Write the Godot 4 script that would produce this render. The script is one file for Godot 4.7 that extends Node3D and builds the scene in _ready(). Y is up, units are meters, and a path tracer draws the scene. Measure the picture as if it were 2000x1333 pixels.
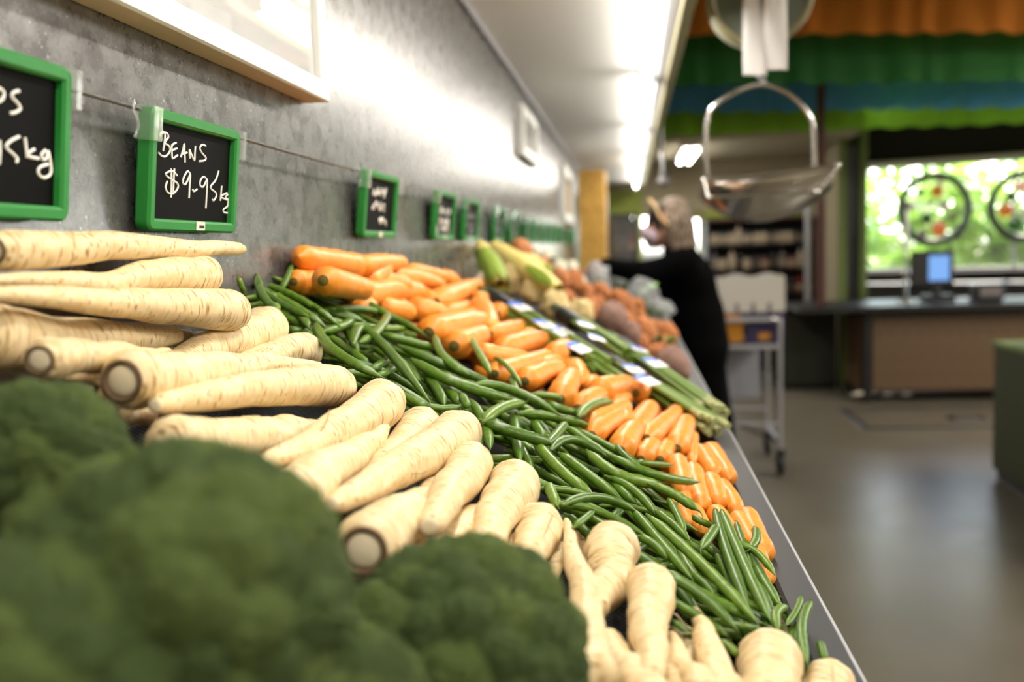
extends Node3D
# A greengrocer's sloping produce stand under a lit canopy, the shop floor and checkout behind it.
# World: x to the right (the galvanised wall stands at x = -0.43), y up from the floor, -z along the stand. Metres.

const EYE := Vector3(0, 1.38, 0)
const FOCAL := 1800.0            # in pixels of the 2000 x 1333 frame
const WALL_X := -0.43
var view := Basis()
var rng := RandomNumberGenerator.new()
var mats := {}
var taken := {}

func _ready():
	rng.seed = 7
	# ---- camera -----------------------------------------------------------------------------
	var cz := -Vector3(230, 186.5, -FOCAL).normalized()      # where the length of the stand vanishes
	var cy := Vector3(-0.02, 1, 0)
	cy = (cy - cz * cy.dot(cz)).normalized()
	view = Basis(cy.cross(cz), cy, cz).transposed()
	var cam := Camera3D.new()
	cam.name = "camera"
	cam.transform = Transform3D(view, EYE)
	cam.near = 0.02
	cam.far = 80.0
	cam.fov = rad_to_deg(2.0 * atan(666.5 / FOCAL))
	var lens := CameraAttributesPhysical.new()
	lens.frustum_focal_length = 12.0 * FOCAL / 666.5
	lens.frustum_focus_distance = 0.87
	lens.frustum_near = 0.02
	lens.frustum_far = 80.0
	lens.exposure_aperture = 3.4
	cam.attributes = lens
	add_child(cam)
	# ---- sky, exposure ----------------------------------------------------------------------
	var env := Environment.new()
	env.background_mode = Environment.BG_SKY
	var sky := Sky.new()
	var sm := ProceduralSkyMaterial.new()
	sm.sky_top_color = Color(0.80, 0.86, 0.94)
	sm.sky_horizon_color = Color(1.0, 0.99, 0.96)
	sm.ground_horizon_color = Color(0.55, 0.58, 0.5)
	sm.ground_bottom_color = Color(0.3, 0.32, 0.28)
	sm.sky_energy_multiplier = 3.0
	sky.sky_material = sm
	env.sky = sky
	env.tonemap_mode = Environment.TONE_MAPPER_LINEAR
	env.tonemap_exposure = 1.08
	env.sdfgi_enabled = true
	env.ssao_enabled = true
	env.ssil_enabled = true
	var we := WorldEnvironment.new()
	we.name = "world_environment"
	we.environment = env
	add_child(we)
	var sun := DirectionalLight3D.new()
	sun.name = "sun"
	sun.light_color = Color(1.0, 0.95, 0.86)
	sun.light_energy = 5.0
	sun.light_angular_distance = 0.5
	sun.shadow_enabled = true
	add_child(sun)
	sun.look_at_from_position(Vector3(8, 9, -22), Vector3(3, 0, -13), Vector3.UP)
	materials()
	# ---- the shop's own lights: area panels in the main ceiling, fluorescent rows under the canopy (built in canopy())
	room_lights()
	room()
	canopy()
	stand()
	wall_fittings()
	parsnips()
	beans()
	carrots()
	broccoli()
	far_produce()
	shopper()
	trolley()
	hanging_scale()
	banners()
	checkout()
	back_of_shop()
	outdoors()

# ============================================================ places
func ray(px: float, py: float) -> Vector3:
	return view * Vector3((px - 1000.0) / FOCAL, (666.5 - py) / FOCAL, -1.0)

func at_z(px: float, py: float, z: float) -> Vector3:
	var r := ray(px, py)
	return EYE + r * (z / r.z)

func at_x(px: float, py: float, x: float) -> Vector3:
	var r := ray(px, py)
	return EYE + r * (x / r.x)

# the top of the heaped produce: a plane that falls from the wall to the lip of the stand
const HEAP_N := Vector3(0.4057, 0.9140, 0.0)
const HEAP_P := Vector3(0.0, 1.38 - 0.2459, 0.0)
func on_heap(px: float, py: float, lift: float, clear := 0.015) -> Vector3:
	var r := ray(px, py)
	var p := EYE + r * ((HEAP_P + HEAP_N * lift - EYE).dot(HEAP_N) / r.dot(HEAP_N))
	if p.x < WALL_X + clear or r.dot(HEAP_N) >= -0.001:
		p = EYE + r * ((WALL_X + clear) / r.x)
	return p

func heap_y(x: float, lift: float) -> float:
	return 1.38 - 0.2459 - 0.4439 * x + lift / 0.914

func depth_of(p: Vector3) -> float:
	return -(view.transposed() * (p - EYE)).z

# ============================================================ nodes
func numbered(called: String) -> String:
	var n: int = taken.get(called, 0)
	taken[called] = n + 1
	return called if n == 0 else "%s_%03d" % [called, n]

func tag(o: Node, label: String, category: String, group := "") -> void:
	o.set_meta("label", label)
	o.set_meta("category", category)
	if group != "":
		o.set_meta("group", group)

func thing(called: String, label: String, category: String, at := Vector3.ZERO, group := "") -> Node3D:
	var o := Node3D.new()
	o.name = numbered(called)
	o.position = at
	tag(o, label, category, group)
	add_child(o, true)
	return o

func part(called: String, m: Mesh, mat: Material, parent: Node, at := Vector3.ZERO) -> MeshInstance3D:
	var o := MeshInstance3D.new()
	o.name = called
	o.mesh = m
	o.material_override = mat
	o.position = at
	parent.add_child(o, true)
	return o

func solo(called: String, m: Mesh, mat: Material, label: String, category: String, at := Vector3.ZERO, group := "") -> MeshInstance3D:
	var o := MeshInstance3D.new()
	o.name = numbered(called)
	o.mesh = m
	o.material_override = mat
	o.position = at
	tag(o, label, category, group)
	add_child(o, true)
	return o

func struct(called: String, m: Mesh, mat: Material, at := Vector3.ZERO, parent: Node = self) -> MeshInstance3D:
	var o := MeshInstance3D.new()
	o.name = called
	o.mesh = m
	o.material_override = mat
	o.position = at
	if parent == self:
		o.set_meta("kind", "structure")
	parent.add_child(o, true)
	return o

# ============================================================ mesh builder
class Mb:
	var v := PackedVector3Array()
	var uv := PackedVector2Array()
	var g := PackedInt32Array()
	var group := 0

	func tri(a: Vector3, b: Vector3, c: Vector3, ga := -1, ua := Vector2.ZERO, ub := Vector2.ZERO, uc := Vector2.ZERO) -> void:
		v.append(a); v.append(b); v.append(c)
		uv.append(ua); uv.append(ub); uv.append(uc)
		g.append(ga); g.append(ga); g.append(ga)

	func quad(a: Vector3, b: Vector3, c: Vector3, d: Vector3, ga := -1) -> void:
		tri(a, b, c, ga, Vector2(0, 0), Vector2(1, 0), Vector2(1, 1))
		tri(a, c, d, ga, Vector2(0, 0), Vector2(1, 1), Vector2(0, 1))

	# front faces run clockwise: turn the pieces added since `from` if their signed volume says otherwise
	func settle(from: int) -> void:
		var mid := Vector3.ZERO
		var n := v.size() - from
		if n < 3:
			return
		for i in range(from, v.size()):
			mid += v[i]
		mid /= n
		var vol := 0.0
		for i in range(from, v.size(), 3):
			vol += (v[i] - mid).dot((v[i + 1] - mid).cross(v[i + 2] - mid))
		if vol > 0:
			for i in range(from, v.size(), 3):
				var t := v[i + 1]; v[i + 1] = v[i + 2]; v[i + 2] = t
				var w := uv[i + 1]; uv[i + 1] = uv[i + 2]; uv[i + 2] = w

	func box(at: Vector3, size: Vector3, bev := 0.0, turn := Basis()) -> Mb:
		var from := v.size()
		var h := size * 0.5
		var b := minf(bev, minf(h.x, minf(h.y, h.z)) * 0.9)
		var P := func(sx, sy, sz, k) -> Vector3:
			var p := Vector3(sx * h.x, sy * h.y, sz * h.z)
			for ax in 3:
				if ax != k:
					p[ax] -= signf(p[ax]) * b
			return at + turn * p
		for k in 3:
			for s in [-1, 1]:
				var q := []
				for e in [[-1, -1], [1, -1], [1, 1], [-1, 1]]:
					var c := [0, 0, 0]
					c[k] = s
					c[(k + 1) % 3] = e[0] * s
					c[(k + 2) % 3] = e[1]
					q.append(P.call(c[0], c[1], c[2], k))
				quad(q[0], q[1], q[2], q[3])
		if b > 0.0:
			for k in 3:
				for s in [-1, 1]:
					for t in [-1, 1]:
						var i := (k + 1) % 3
						var j := (k + 2) % 3
						var q := []
						for e in [[-1, i], [1, i], [1, j], [-1, j]]:
							var c := [0, 0, 0]
							c[k] = e[0]; c[i] = s; c[j] = t
							q.append(P.call(c[0], c[1], c[2], e[1]))
						if s * t > 0:
							quad(q[0], q[1], q[2], q[3])
						else:
							quad(q[3], q[2], q[1], q[0])
			for sx in [-1, 1]:
				for sy in [-1, 1]:
					for sz in [-1, 1]:
						if sx * sy * sz > 0:
							tri(P.call(sx, sy, sz, 0), P.call(sx, sy, sz, 1), P.call(sx, sy, sz, 2))
						else:
							tri(P.call(sx, sy, sz, 0), P.call(sx, sy, sz, 2), P.call(sx, sy, sz, 1))
		settle(from)
		return self

	# rounded rectangles of width w and height h, one per [inset, z]; filled at the ends asked for
	func loft(at: Vector3, w: float, h: float, r: float, rows: Array, fill_first := false, fill_last := false, turn := Basis()) -> Mb:
		var from := v.size()
		var rings := []
		var n := 5
		for row in rows:
			var ring := PackedVector3Array()
			var hw: float = w * 0.5 - row[0]
			var hh: float = h * 0.5 - row[0]
			var rr: float = maxf(r - row[0], 0.0005)
			for q in 4:
				var cx: float = (hw - rr) * (1 if q == 0 or q == 3 else -1)
				var cy: float = (hh - rr) * (1 if q < 2 else -1)
				for i in n + 1:
					var a := PI * 0.5 * (q + float(i) / n)
					ring.append(at + turn * Vector3(cx + cos(a) * rr, cy + sin(a) * rr, row[1]))
			rings.append(ring)
		var m: int = rings[0].size()
		for k in rings.size() - 1:
			group += 1
			for i in m:
				var j := (i + 1) % m
				quad(rings[k][i], rings[k][j], rings[k + 1][j], rings[k + 1][i], group)
		for e in [[fill_first, 0, 1], [fill_last, rings.size() - 1, -1]]:
			if e[0]:
				var c := Vector3.ZERO
				for p in rings[e[1]]:
					c += p
				c /= m
				for i in m:
					var j := (i + 1) % m
					if e[2] > 0:
						tri(c, rings[e[1]][j], rings[e[1]][i])
					else:
						tri(c, rings[e[1]][i], rings[e[1]][j])
		settle(from)
		return self

	func frame_at(pts: PackedVector3Array) -> Array:      # a rotation-minimising frame along a path
		var out := []
		var up := Vector3.ZERO
		for i in pts.size():
			var t := (pts[mini(i + 1, pts.size() - 1)] - pts[maxi(i - 1, 0)]).normalized()
			if i == 0:
				up = Vector3.UP if absf(t.y) < 0.9 else Vector3.RIGHT
			up = (up - t * up.dot(t)).normalized()
			out.append([t, up, t.cross(up)])
		return out

	func sweep(pts: PackedVector3Array, radii, sides := 8, caps := true, flat := 1.0) -> Mb:
		var from := v.size()
		group += 1
		var fr := frame_at(pts)
		var rings := []
		for i in pts.size():
			var r: float = radii[i] if radii is PackedFloat32Array or radii is Array else radii
			var ring := PackedVector3Array()
			for k in sides:
				var a := TAU * k / sides
				ring.append(pts[i] + fr[i][1] * cos(a) * r + fr[i][2] * sin(a) * r * flat)
			rings.append(ring)
		for i in pts.size() - 1:
			for k in sides:
				var l := (k + 1) % sides
				quad(rings[i][k], rings[i + 1][k], rings[i + 1][l], rings[i][l], group)
		if caps:
			for e in [0, pts.size() - 1]:
				for k in sides:
					var l := (k + 1) % sides
					if e == 0:
						tri(pts[e], rings[e][k], rings[e][l])
					else:
						tri(pts[e], rings[e][l], rings[e][k])
		settle(from)
		return self

	func rod(a: Vector3, b: Vector3, r: float, sides := 10) -> Mb:
		return sweep(PackedVector3Array([a, b]), r, sides)

	# profile rows [radius, height] turned about y
	func lathe(at: Vector3, rows: Array, sides := 20, turn := Basis(), soft := true) -> Mb:
		var from := v.size()
		group += 1
		for i in rows.size() - 1:
			if not soft:
				group += 1
			for k in sides:
				var a := TAU * k / sides
				var b := TAU * (k + 1) / sides
				var q := []
				for e in [[i, a], [i + 1, a], [i + 1, b], [i, b]]:
					q.append(at + turn * Vector3(cos(e[1]) * rows[e[0]][0], rows[e[0]][1], sin(e[1]) * rows[e[0]][0]))
				if rows[i][0] > 1e-6:
					tri(q[0], q[1], q[3], group)
				if rows[i + 1][0] > 1e-6:
					tri(q[1], q[2], q[3], group)
		settle(from)
		return self

	func ball(at: Vector3, r: float, sq := Vector3.ONE, sides := 14) -> Mb:
		var from := v.size()
		group += 1
		var n := sides / 2
		for i in n:
			for k in sides:
				var q := []
				for e in [[i, k], [i + 1, k], [i + 1, k + 1], [i, k + 1]]:
					var th: float = PI * e[0] / n
					var ph: float = TAU * e[1] / sides
					q.append(at + Vector3(sin(th) * cos(ph), cos(th), sin(th) * sin(ph)) * r * sq)
				if i > 0:
					tri(q[0], q[1], q[3], group)
				if i < n - 1:
					tri(q[1], q[2], q[3], group)
		settle(from)
		return self

	# a flat outline (x, y) given thickness along z
	func slab(at: Vector3, outline: PackedVector2Array, thick: float, turn := Basis()) -> Mb:
		var from := v.size()
		var ids := Geometry2D.triangulate_polygon(outline)
		var cw := Geometry2D.is_polygon_clockwise(outline)
		for z in [-0.5, 0.5]:
			for i in range(0, ids.size(), 3):
				var q := []
				for k in 3:
					var p := outline[ids[i + k]]
					q.append(at + turn * Vector3(p.x, p.y, z * thick))
				var n: Vector3 = turn.inverse() * ((q[1] - q[0]).cross(q[2] - q[0]))
				if n.z * z < 0:
					tri(q[0], q[2], q[1])
				else:
					tri(q[0], q[1], q[2])
		for i in outline.size():
			var a := outline[i]
			var b := outline[(i + 1) % outline.size()]
			if cw:
				var t := a; a = b; b = t
			quad(at + turn * Vector3(a.x, a.y, -0.5 * thick), at + turn * Vector3(b.x, b.y, -0.5 * thick), at + turn * Vector3(b.x, b.y, 0.5 * thick), at + turn * Vector3(a.x, a.y, 0.5 * thick))
		settle(from)
		return self

	func done() -> ArrayMesh:
		var st := SurfaceTool.new()
		st.begin(Mesh.PRIMITIVE_TRIANGLES)
		for i in v.size():
			st.set_smooth_group(g[i])
			st.set_uv(uv[i])
			st.add_vertex(v[i])
		st.generate_normals()
		return st.commit()

func mb() -> Mb:
	return Mb.new()

# an indexed, smoothly shaded grid: f(u, v) for u, v in 0..1; u closes on itself when `wrap`
func grid_mesh(nu: int, nv: int, f: Callable, wrap := true) -> ArrayMesh:
	var p := PackedVector3Array()
	var t := PackedVector2Array()
	var n := PackedVector3Array()
	var ix := PackedInt32Array()
	for j in nv + 1:
		for i in nu + 1:
			p.append(f.call(float(i % nu if wrap else i) / nu, float(j) / nv))
			t.append(Vector2(float(i) / nu, float(j) / nv))
	n.resize(p.size())
	var mid := Vector3.ZERO
	for q in p:
		mid += q
	mid /= p.size()
	var w := nu + 1
	var vol := 0.0
	for j in nv:
		for i in nu:
			var a := j * w + i
			for q in [[a, a + w, a + w + 1], [a, a + w + 1, a + 1]]:
				var c := (p[q[1]] - p[q[0]]).cross(p[q[2]] - p[q[0]])
				vol += c.dot(p[q[0]] - mid)
				for k in q:
					n[k] += c
					ix.append(k)
	if wrap:
		for j in nv + 1:
			var s := n[j * w] + n[j * w + nu]
			n[j * w] = s
			n[j * w + nu] = s
	var flip := vol > 0
	for i in n.size():
		n[i] = (n[i] if flip else -n[i]).normalized()
	for e in [0, nv]:            # poles
		if wrap and p[e * w].distance_to(p[e * w + nu / 2]) < 1e-6:
			var s := Vector3.ZERO
			for i in w:
				s += n[e * w + i]
			for i in w:
				n[e * w + i] = s.normalized()
	if flip:
		for i in range(0, ix.size(), 3):
			var k := ix[i + 1]; ix[i + 1] = ix[i + 2]; ix[i + 2] = k
	return raw_mesh(p, n, t, ix)

func raw_mesh(p: PackedVector3Array, n: PackedVector3Array, t: PackedVector2Array, ix: PackedInt32Array) -> ArrayMesh:
	var arr := []
	arr.resize(Mesh.ARRAY_MAX)
	arr[Mesh.ARRAY_VERTEX] = p
	arr[Mesh.ARRAY_NORMAL] = n
	if t.size():
		arr[Mesh.ARRAY_TEX_UV] = t
	arr[Mesh.ARRAY_INDEX] = ix
	var m := ArrayMesh.new()
	m.add_surface_from_arrays(Mesh.PRIMITIVE_TRIANGLES, arr)
	return m

# a round body along a path: radius rad(t), sideways ripple rip(t, angle), t in 0..1
func root_mesh(path: PackedVector3Array, rad: Callable, sides: int, rip = null, squash := 1.0) -> ArrayMesh:
	var fr := Mb.new().frame_at(path)
	var last := path.size() - 1
	return grid_mesh(sides, last, func(u: float, v: float):
		var i := int(round(v * last))
		var a: float = u * TAU
		var r: float = rad.call(v)
		if rip != null:
			r *= 1.0 + rip.call(v, a)
		return path[i] + fr[i][1] * cos(a) * r * squash + fr[i][2] * sin(a) * r)

func bend(a: Vector3, m: Vector3, b: Vector3, n: int) -> PackedVector3Array:      # a parabola through three points
	var c := m * 2.0 - (a + b) * 0.5
	var out := PackedVector3Array()
	for i in n + 1:
		var t := float(i) / n
		out.append(a * (1 - t) * (1 - t) + c * 2 * t * (1 - t) + b * t * t)
	return out

func shifted(pts: PackedVector3Array, by: Vector3) -> PackedVector3Array:
	var out := PackedVector3Array()
	for p in pts:
		out.append(p - by)
	return out

func smooth_line(pts: Array, per := 4) -> PackedVector3Array:         # Catmull-Rom
	var out := PackedVector3Array()
	for i in pts.size() - 1:
		var p0: Vector3 = pts[maxi(i - 1, 0)]
		var p1: Vector3 = pts[i]
		var p2: Vector3 = pts[i + 1]
		var p3: Vector3 = pts[mini(i + 2, pts.size() - 1)]
		for k in per:
			out.append(p1.cubic_interpolate(p2, p0, p3, float(k) / per))
	out.append(pts[-1])
	return out

# ============================================================ materials
func mat(called: String, c: Color, rough := 0.6, metal := 0.0) -> StandardMaterial3D:
	var m := StandardMaterial3D.new()
	m.resource_name = called
	m.albedo_color = c
	m.roughness = rough
	m.metallic = metal
	mats[called] = m
	return m

func glow(called: String, c: Color, e: float) -> StandardMaterial3D:
	var m := mat(called, Color(0.9, 0.9, 0.9), 0.5)
	m.emission_enabled = true
	m.emission = c
	m.emission_energy_multiplier = e
	return m

func clear(called: String, c: Color, alpha: float, rough := 0.05) -> StandardMaterial3D:
	var m := mat(called, Color(c.r, c.g, c.b, alpha), rough)
	m.transparency = BaseMaterial3D.TRANSPARENCY_ALPHA
	return m

func noise(kind: int, freq: float, oct := 3, s := 1) -> FastNoiseLite:
	var n := FastNoiseLite.new()
	n.seed = s
	n.noise_type = kind
	n.frequency = freq
	n.fractal_type = FastNoiseLite.FRACTAL_FBM if oct > 1 else FastNoiseLite.FRACTAL_NONE
	n.fractal_octaves = oct
	return n

func noise_tex(n: FastNoiseLite, size: int, colors: Array, stops: Array) -> NoiseTexture2D:
	var t := NoiseTexture2D.new()
	t.width = size
	t.height = size
	t.seamless = true
	t.noise = n
	var g := Gradient.new()
	g.offsets = PackedFloat32Array(stops)
	g.colors = PackedColorArray(colors)
	t.color_ramp = g
	t.generate_mipmaps = false
	return t

func world_map(m: StandardMaterial3D, scale: float) -> void:
	m.uv1_triplanar = true
	m.uv1_world_triplanar = true
	m.uv1_scale = Vector3.ONE * scale

func stroke(im: Image, x: float, y: float, dx: float, dy: float, w: float, c: Color, strength: float) -> void:
	var n := int(maxf(absf(dx), absf(dy))) + 1
	for i in n:
		var t := float(i) / n
		var k := strength * sin(PI * (t * 0.9 + 0.05))
		for o in range(-int(ceil(w)), int(ceil(w)) + 1):
			var fall := clampf(1.0 - absf(o) / (w + 0.5), 0, 1)
			var X := posmod(int(x + dx * t), im.get_width())
			var Y := clampi(int(y + dy * t) + o, 0, im.get_height() - 1)
			im.set_pixel(X, Y, im.get_pixel(X, Y).lerp(c, k * fall))

func skin_image(w: int, h: int, base: Color, warm: Color, line: Color, count: int, s: int, spread: float) -> Array:
	var r := RandomNumberGenerator.new()
	r.seed = s
	var im := Image.create(w, h, false, Image.FORMAT_RGB8)
	var bump := Image.create(w, h, false, Image.FORMAT_RGB8)
	bump.fill(Color(0.5, 0.5, 0.5))
	var n := noise(FastNoiseLite.TYPE_SIMPLEX_SMOOTH, 0.012, 4, s)
	for y in h:
		for x in w:
			var a := TAU * x / w
			var k := n.get_noise_3d(cos(a) * w / TAU, sin(a) * w / TAU, y * 1.6) * 0.9 + 0.35
			im.set_pixel(x, y, base.lerp(warm, clampf(k, 0, 1)))
	for i in count:
		var v: float = pow(r.randf(), spread)
		var lx := r.randf_range(0.03, 0.17) * w * (1.0 - 0.5 * v)
		var x := r.randf() * w
		var y := v * h
		var wd := r.randf_range(0.6, 2.3) * h / 512.0
		var k := r.randf_range(0.3, 1.0)
		stroke(im, x, y, lx, r.randf_range(-3, 3), wd, line, k)
		stroke(bump, x, y, lx, 0, wd + 2.0, Color(0.15, 0.15, 0.15), k)
	return [ImageTexture.create_from_image(im), ImageTexture.create_from_image(bump)]

func materials() -> void:
	# galvanised sheet: spangle, dull grey bloom and small pale flecks
	var big := 768
	var im := Image.create(big, big, false, Image.FORMAT_RGB8)
	var ro := Image.create(big, big, false, Image.FORMAT_RGB8)
	var cell := noise(FastNoiseLite.TYPE_CELLULAR, 0.085, 1, 4)
	cell.cellular_return_type = FastNoiseLite.RETURN_CELL_VALUE
	cell.domain_warp_enabled = true
	cell.domain_warp_amplitude = 22.0
	cell.domain_warp_frequency = 0.04
	var fb := noise(FastNoiseLite.TYPE_SIMPLEX_SMOOTH, 0.016, 5, 9)
	var im_c := cell.get_seamless_image(big, big)
	var im_h := noise(FastNoiseLite.TYPE_SIMPLEX_SMOOTH, 0.12, 3, 14).get_seamless_image(big, big)
	var im_f := fb.get_seamless_image(big, big)
	for y in big:
		for x in big:
			var c := im_c.get_pixel(x, y).r
			var f := im_f.get_pixel(x, y).r
			var k := 0.495 + (c - 0.5) * 0.035 + (f - 0.5) * 0.17 + (im_h.get_pixel(x, y).r - 0.5) * 0.12
			im.set_pixel(x, y, Color(k * 1.0, k * 0.99, k * 0.975))
			var q := 0.35 + (c - 0.5) * 0.02 + (f - 0.5) * 0.06
			ro.set_pixel(x, y, Color(q, q, q))
	var r := RandomNumberGenerator.new()
	r.seed = 3
	for i in 1100:
		var x := r.randi_range(2, big - 4)
		var y := r.randi_range(2, big - 5)
		var w := r.randi_range(1, 2)
		var h := r.randi_range(1, 3)
		var k := r.randf_range(0.62, 0.98)
		im.fill_rect(Rect2i(x, y, w, h), Color(k, k, k * 0.97))
	for i in 25:
		im.fill_rect(Rect2i(r.randi_range(0, big - 3), r.randi_range(0, big - 3), 1, 1), Color(0.1, 0.1, 0.1))
	var m := mat("galvanised sheet", Color(0.96, 0.96, 0.97), 0.8, 0.62)
	m.albedo_texture = ImageTexture.create_from_image(im)
	m.roughness_texture = ImageTexture.create_from_image(ro)
	m.roughness_texture_channel = BaseMaterial3D.TEXTURE_CHANNEL_RED
	world_map(m, 1.0 / 0.55)
	# vegetables
	for i in 3:
		var t := skin_image(512, 1024, Color(0.91, 0.83, 0.665), Color(0.85, 0.74, 0.53), Color(0.52, 0.35, 0.16), 430, 40 + i, 1.3)
		m = mat("parsnip skin %d" % i, Color(1, 1, 1), 0.5)
		m.albedo_texture = t[0]
		m.heightmap_enabled = true
		m.heightmap_texture = t[1]
		m.heightmap_scale = 0.09
		m.subsurf_scatter_enabled = true
		m.subsurf_scatter_strength = 0.12
	mat("parsnip crown", Color(0.40, 0.31, 0.20), 0.8)
	mat("parsnip cut", Color(0.85, 0.79, 0.66), 0.6)
	for i in 2:
		var t := skin_image(256, 512, Color(0.94, 0.61, 0.20), Color(0.90, 0.53, 0.14), Color(0.78, 0.42, 0.09), 60, 60 + i, 1.0)
		m = mat("carrot skin %d" % i, Color(1, 1, 1), 0.46)
		m.albedo_texture = t[0]
		m.heightmap_enabled = true
		m.heightmap_texture = t[1]
		m.heightmap_scale = 0.03
		m.clearcoat_enabled = true
		m.clearcoat = 0.12
		m.clearcoat_roughness = 0.18
		m.subsurf_scatter_enabled = true
		m.subsurf_scatter_strength = 0.1
	mat("carrot scar", Color(0.42, 0.36, 0.12), 0.8)
	var greens := [Color(0.34, 0.48, 0.10), Color(0.29, 0.43, 0.08), Color(0.41, 0.54, 0.15), Color(0.25, 0.39, 0.07)]
	var speckle := noise_tex(noise(FastNoiseLite.TYPE_SIMPLEX_SMOOTH, 0.03, 4, 5), 256, [Color(0.78, 0.8, 0.75), Color(1, 1, 1), Color(1, 1, 0.92)], [0.25, 0.55, 0.8])
	for i in 4:
		m = mat("bean pod %d" % i, greens[i], 0.36)
		m.albedo_texture = speckle
		m.uv1_triplanar = true
		m.uv1_scale = Vector3.ONE * 14
		m.subsurf_scatter_enabled = true
		m.subsurf_scatter_strength = 0.08
	mat("bean stalk", Color(0.36, 0.46, 0.16), 0.6)
	var flr := noise_tex(noise(FastNoiseLite.TYPE_SIMPLEX_SMOOTH, 0.02, 4, 8), 256, [Color(0.62, 0.72, 0.5), Color(0.9, 0.95, 0.8), Color(1, 1, 0.85)], [0.25, 0.5, 0.8])
	for c in [["broccoli buds", Color(0.46, 0.54, 0.32)], ["broccoli buds pale", Color(0.57, 0.64, 0.38)], ["broccoli buds yellow", Color(0.62, 0.70, 0.20)]]:
		m = mat(c[0], c[1], 0.75)
		m.albedo_texture = flr
		m.uv1_triplanar = true
		m.uv1_scale = Vector3.ONE * 22
		m.heightmap_enabled = true
		m.heightmap_texture = noise_tex(noise(FastNoiseLite.TYPE_CELLULAR, 0.06, 1, 2), 256, [Color.WHITE, Color.BLACK], [0.0, 1.0])
		m.heightmap_scale = 0.1
	mat("broccoli stem", Color(0.55, 0.66, 0.36), 0.6)
	mat("asparagus", Color(0.42, 0.53, 0.20), 0.5)
	mat("asparagus base", Color(0.66, 0.68, 0.46), 0.6)
	mat("asparagus tip", Color(0.19, 0.24, 0.12), 0.6)
	mat("celeriac", Color(0.84, 0.75, 0.53), 0.8)
	mat("corn husk", Color(0.56, 0.66, 0.22), 0.65)
	mat("corn kernel", Color(0.93, 0.85, 0.50), 0.5)
	mat("sweet potato orange", Color(0.74, 0.46, 0.26), 0.7)
	mat("sweet potato purple", Color(0.58, 0.45, 0.40), 0.75)
	mat("turnip white", Color(0.90, 0.87, 0.78), 0.5)
	mat("leaf green", Color(0.30, 0.48, 0.12), 0.6)
	m = mat("cauliflower", Color(0.92, 0.90, 0.80), 0.8)
	m = mat("poly bag", Color(0.74, 0.75, 0.76, 0.5), 0.3)
	m.transparency = BaseMaterial3D.TRANSPARENCY_ALPHA
	# shop
	m = mat("soffit white", Color(0.95, 0.94, 0.92), 0.6)
	mat("white paint", Color(0.88, 0.88, 0.86), 0.5)
	mat("olive timber", Color(0.56, 0.53, 0.38), 0.6)
	mat("grey channel", Color(0.60, 0.59, 0.60), 0.5)
	mat("beige wall", Color(0.66, 0.62, 0.52), 0.85)
	mat("lime wall", Color(0.60, 0.64, 0.30), 0.8)
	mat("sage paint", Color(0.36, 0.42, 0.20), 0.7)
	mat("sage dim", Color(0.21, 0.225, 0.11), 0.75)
	mat("print paper", Color(0.80, 0.80, 0.80), 0.7)
	mat("frame cream", Color(0.84, 0.76, 0.64), 0.6)
	mat("dark sage", Color(0.13, 0.14, 0.085), 0.7)
	mat("print brown", Color(0.30, 0.24, 0.18), 0.6)
	mat("dark brown", Color(0.055, 0.05, 0.035), 0.7)
	mat("black", Color(0.02, 0.02, 0.022), 0.5)
	mat("soft black", Color(0.035, 0.035, 0.037), 0.9)
	mat("charcoal", Color(0.10, 0.10, 0.10), 0.45)
	mat("rust post", Color(0.26, 0.11, 0.06), 0.7)
	m = mat("shop floor", Color(0.385, 0.36, 0.31), 0.33)
	m.albedo_texture = noise_tex(noise(FastNoiseLite.TYPE_SIMPLEX_SMOOTH, 0.015, 4, 21), 256, [Color(0.965, 0.965, 0.96), Color(1, 1, 1)], [0.3, 0.7])
	m.roughness_texture = noise_tex(noise(FastNoiseLite.TYPE_SIMPLEX_SMOOTH, 0.03, 3, 22), 256, [Color(0.93, 0.93, 0.93), Color(1, 1, 1)], [0.3, 0.7])
	world_map(m, 0.5)
	for c in [["pine", Color(0.86, 0.68, 0.31)], ["counter wood", Color(0.37, 0.285, 0.19)], ["frame timber", Color(0.88, 0.76, 0.58)]]:
		m = mat(c[0], c[1], 0.5)
		var gn := noise(FastNoiseLite.TYPE_SIMPLEX_SMOOTH, 0.05, 3, 31)
		m.albedo_texture = noise_tex(gn, 256, [Color(0.80, 0.76, 0.70), Color(1, 1, 1)], [0.3, 0.7])
		m.uv1_triplanar = true
		m.uv1_world_triplanar = true
		m.uv1_scale = Vector3(9, 0.7, 9)
	mat("chrome", Color(0.82, 0.81, 0.79), 0.18, 1.0)
	mat("brushed steel", Color(0.70, 0.70, 0.72), 0.34, 0.55)
	mat("pale steel", Color(0.60, 0.61, 0.65), 0.4, 0.2)
	mat("painted steel", Color(0.27, 0.27, 0.28), 0.45, 0.2)
	mat("steel rope", Color(0.40, 0.39, 0.37), 0.4, 0.6)
	m = mat("tag green", Color(0.13, 0.50, 0.20), 0.42)
	mat("board black", Color(0.02, 0.018, 0.02), 0.6).metallic_specular = 0.22
	mat("chalk pen", Color(0.93, 0.92, 0.90), 0.8)
	mat("chalk grey", Color(0.55, 0.53, 0.55), 0.8)
	mat("sticker", Color(0.86, 0.83, 0.78), 0.6)
	clear("clear plastic", Color(0.95, 0.97, 0.97), 0.13, 0.06)
	clear("pane", Color(1, 1, 1), 0.03, 0.0)
	clear("amber glass", Color(0.9, 0.45, 0.05), 0.75, 0.1)
	clear("green glass", Color(0.12, 0.40, 0.08), 0.75, 0.1)
	clear("brown glass", Color(0.35, 0.10, 0.08), 0.8, 0.1)
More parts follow.
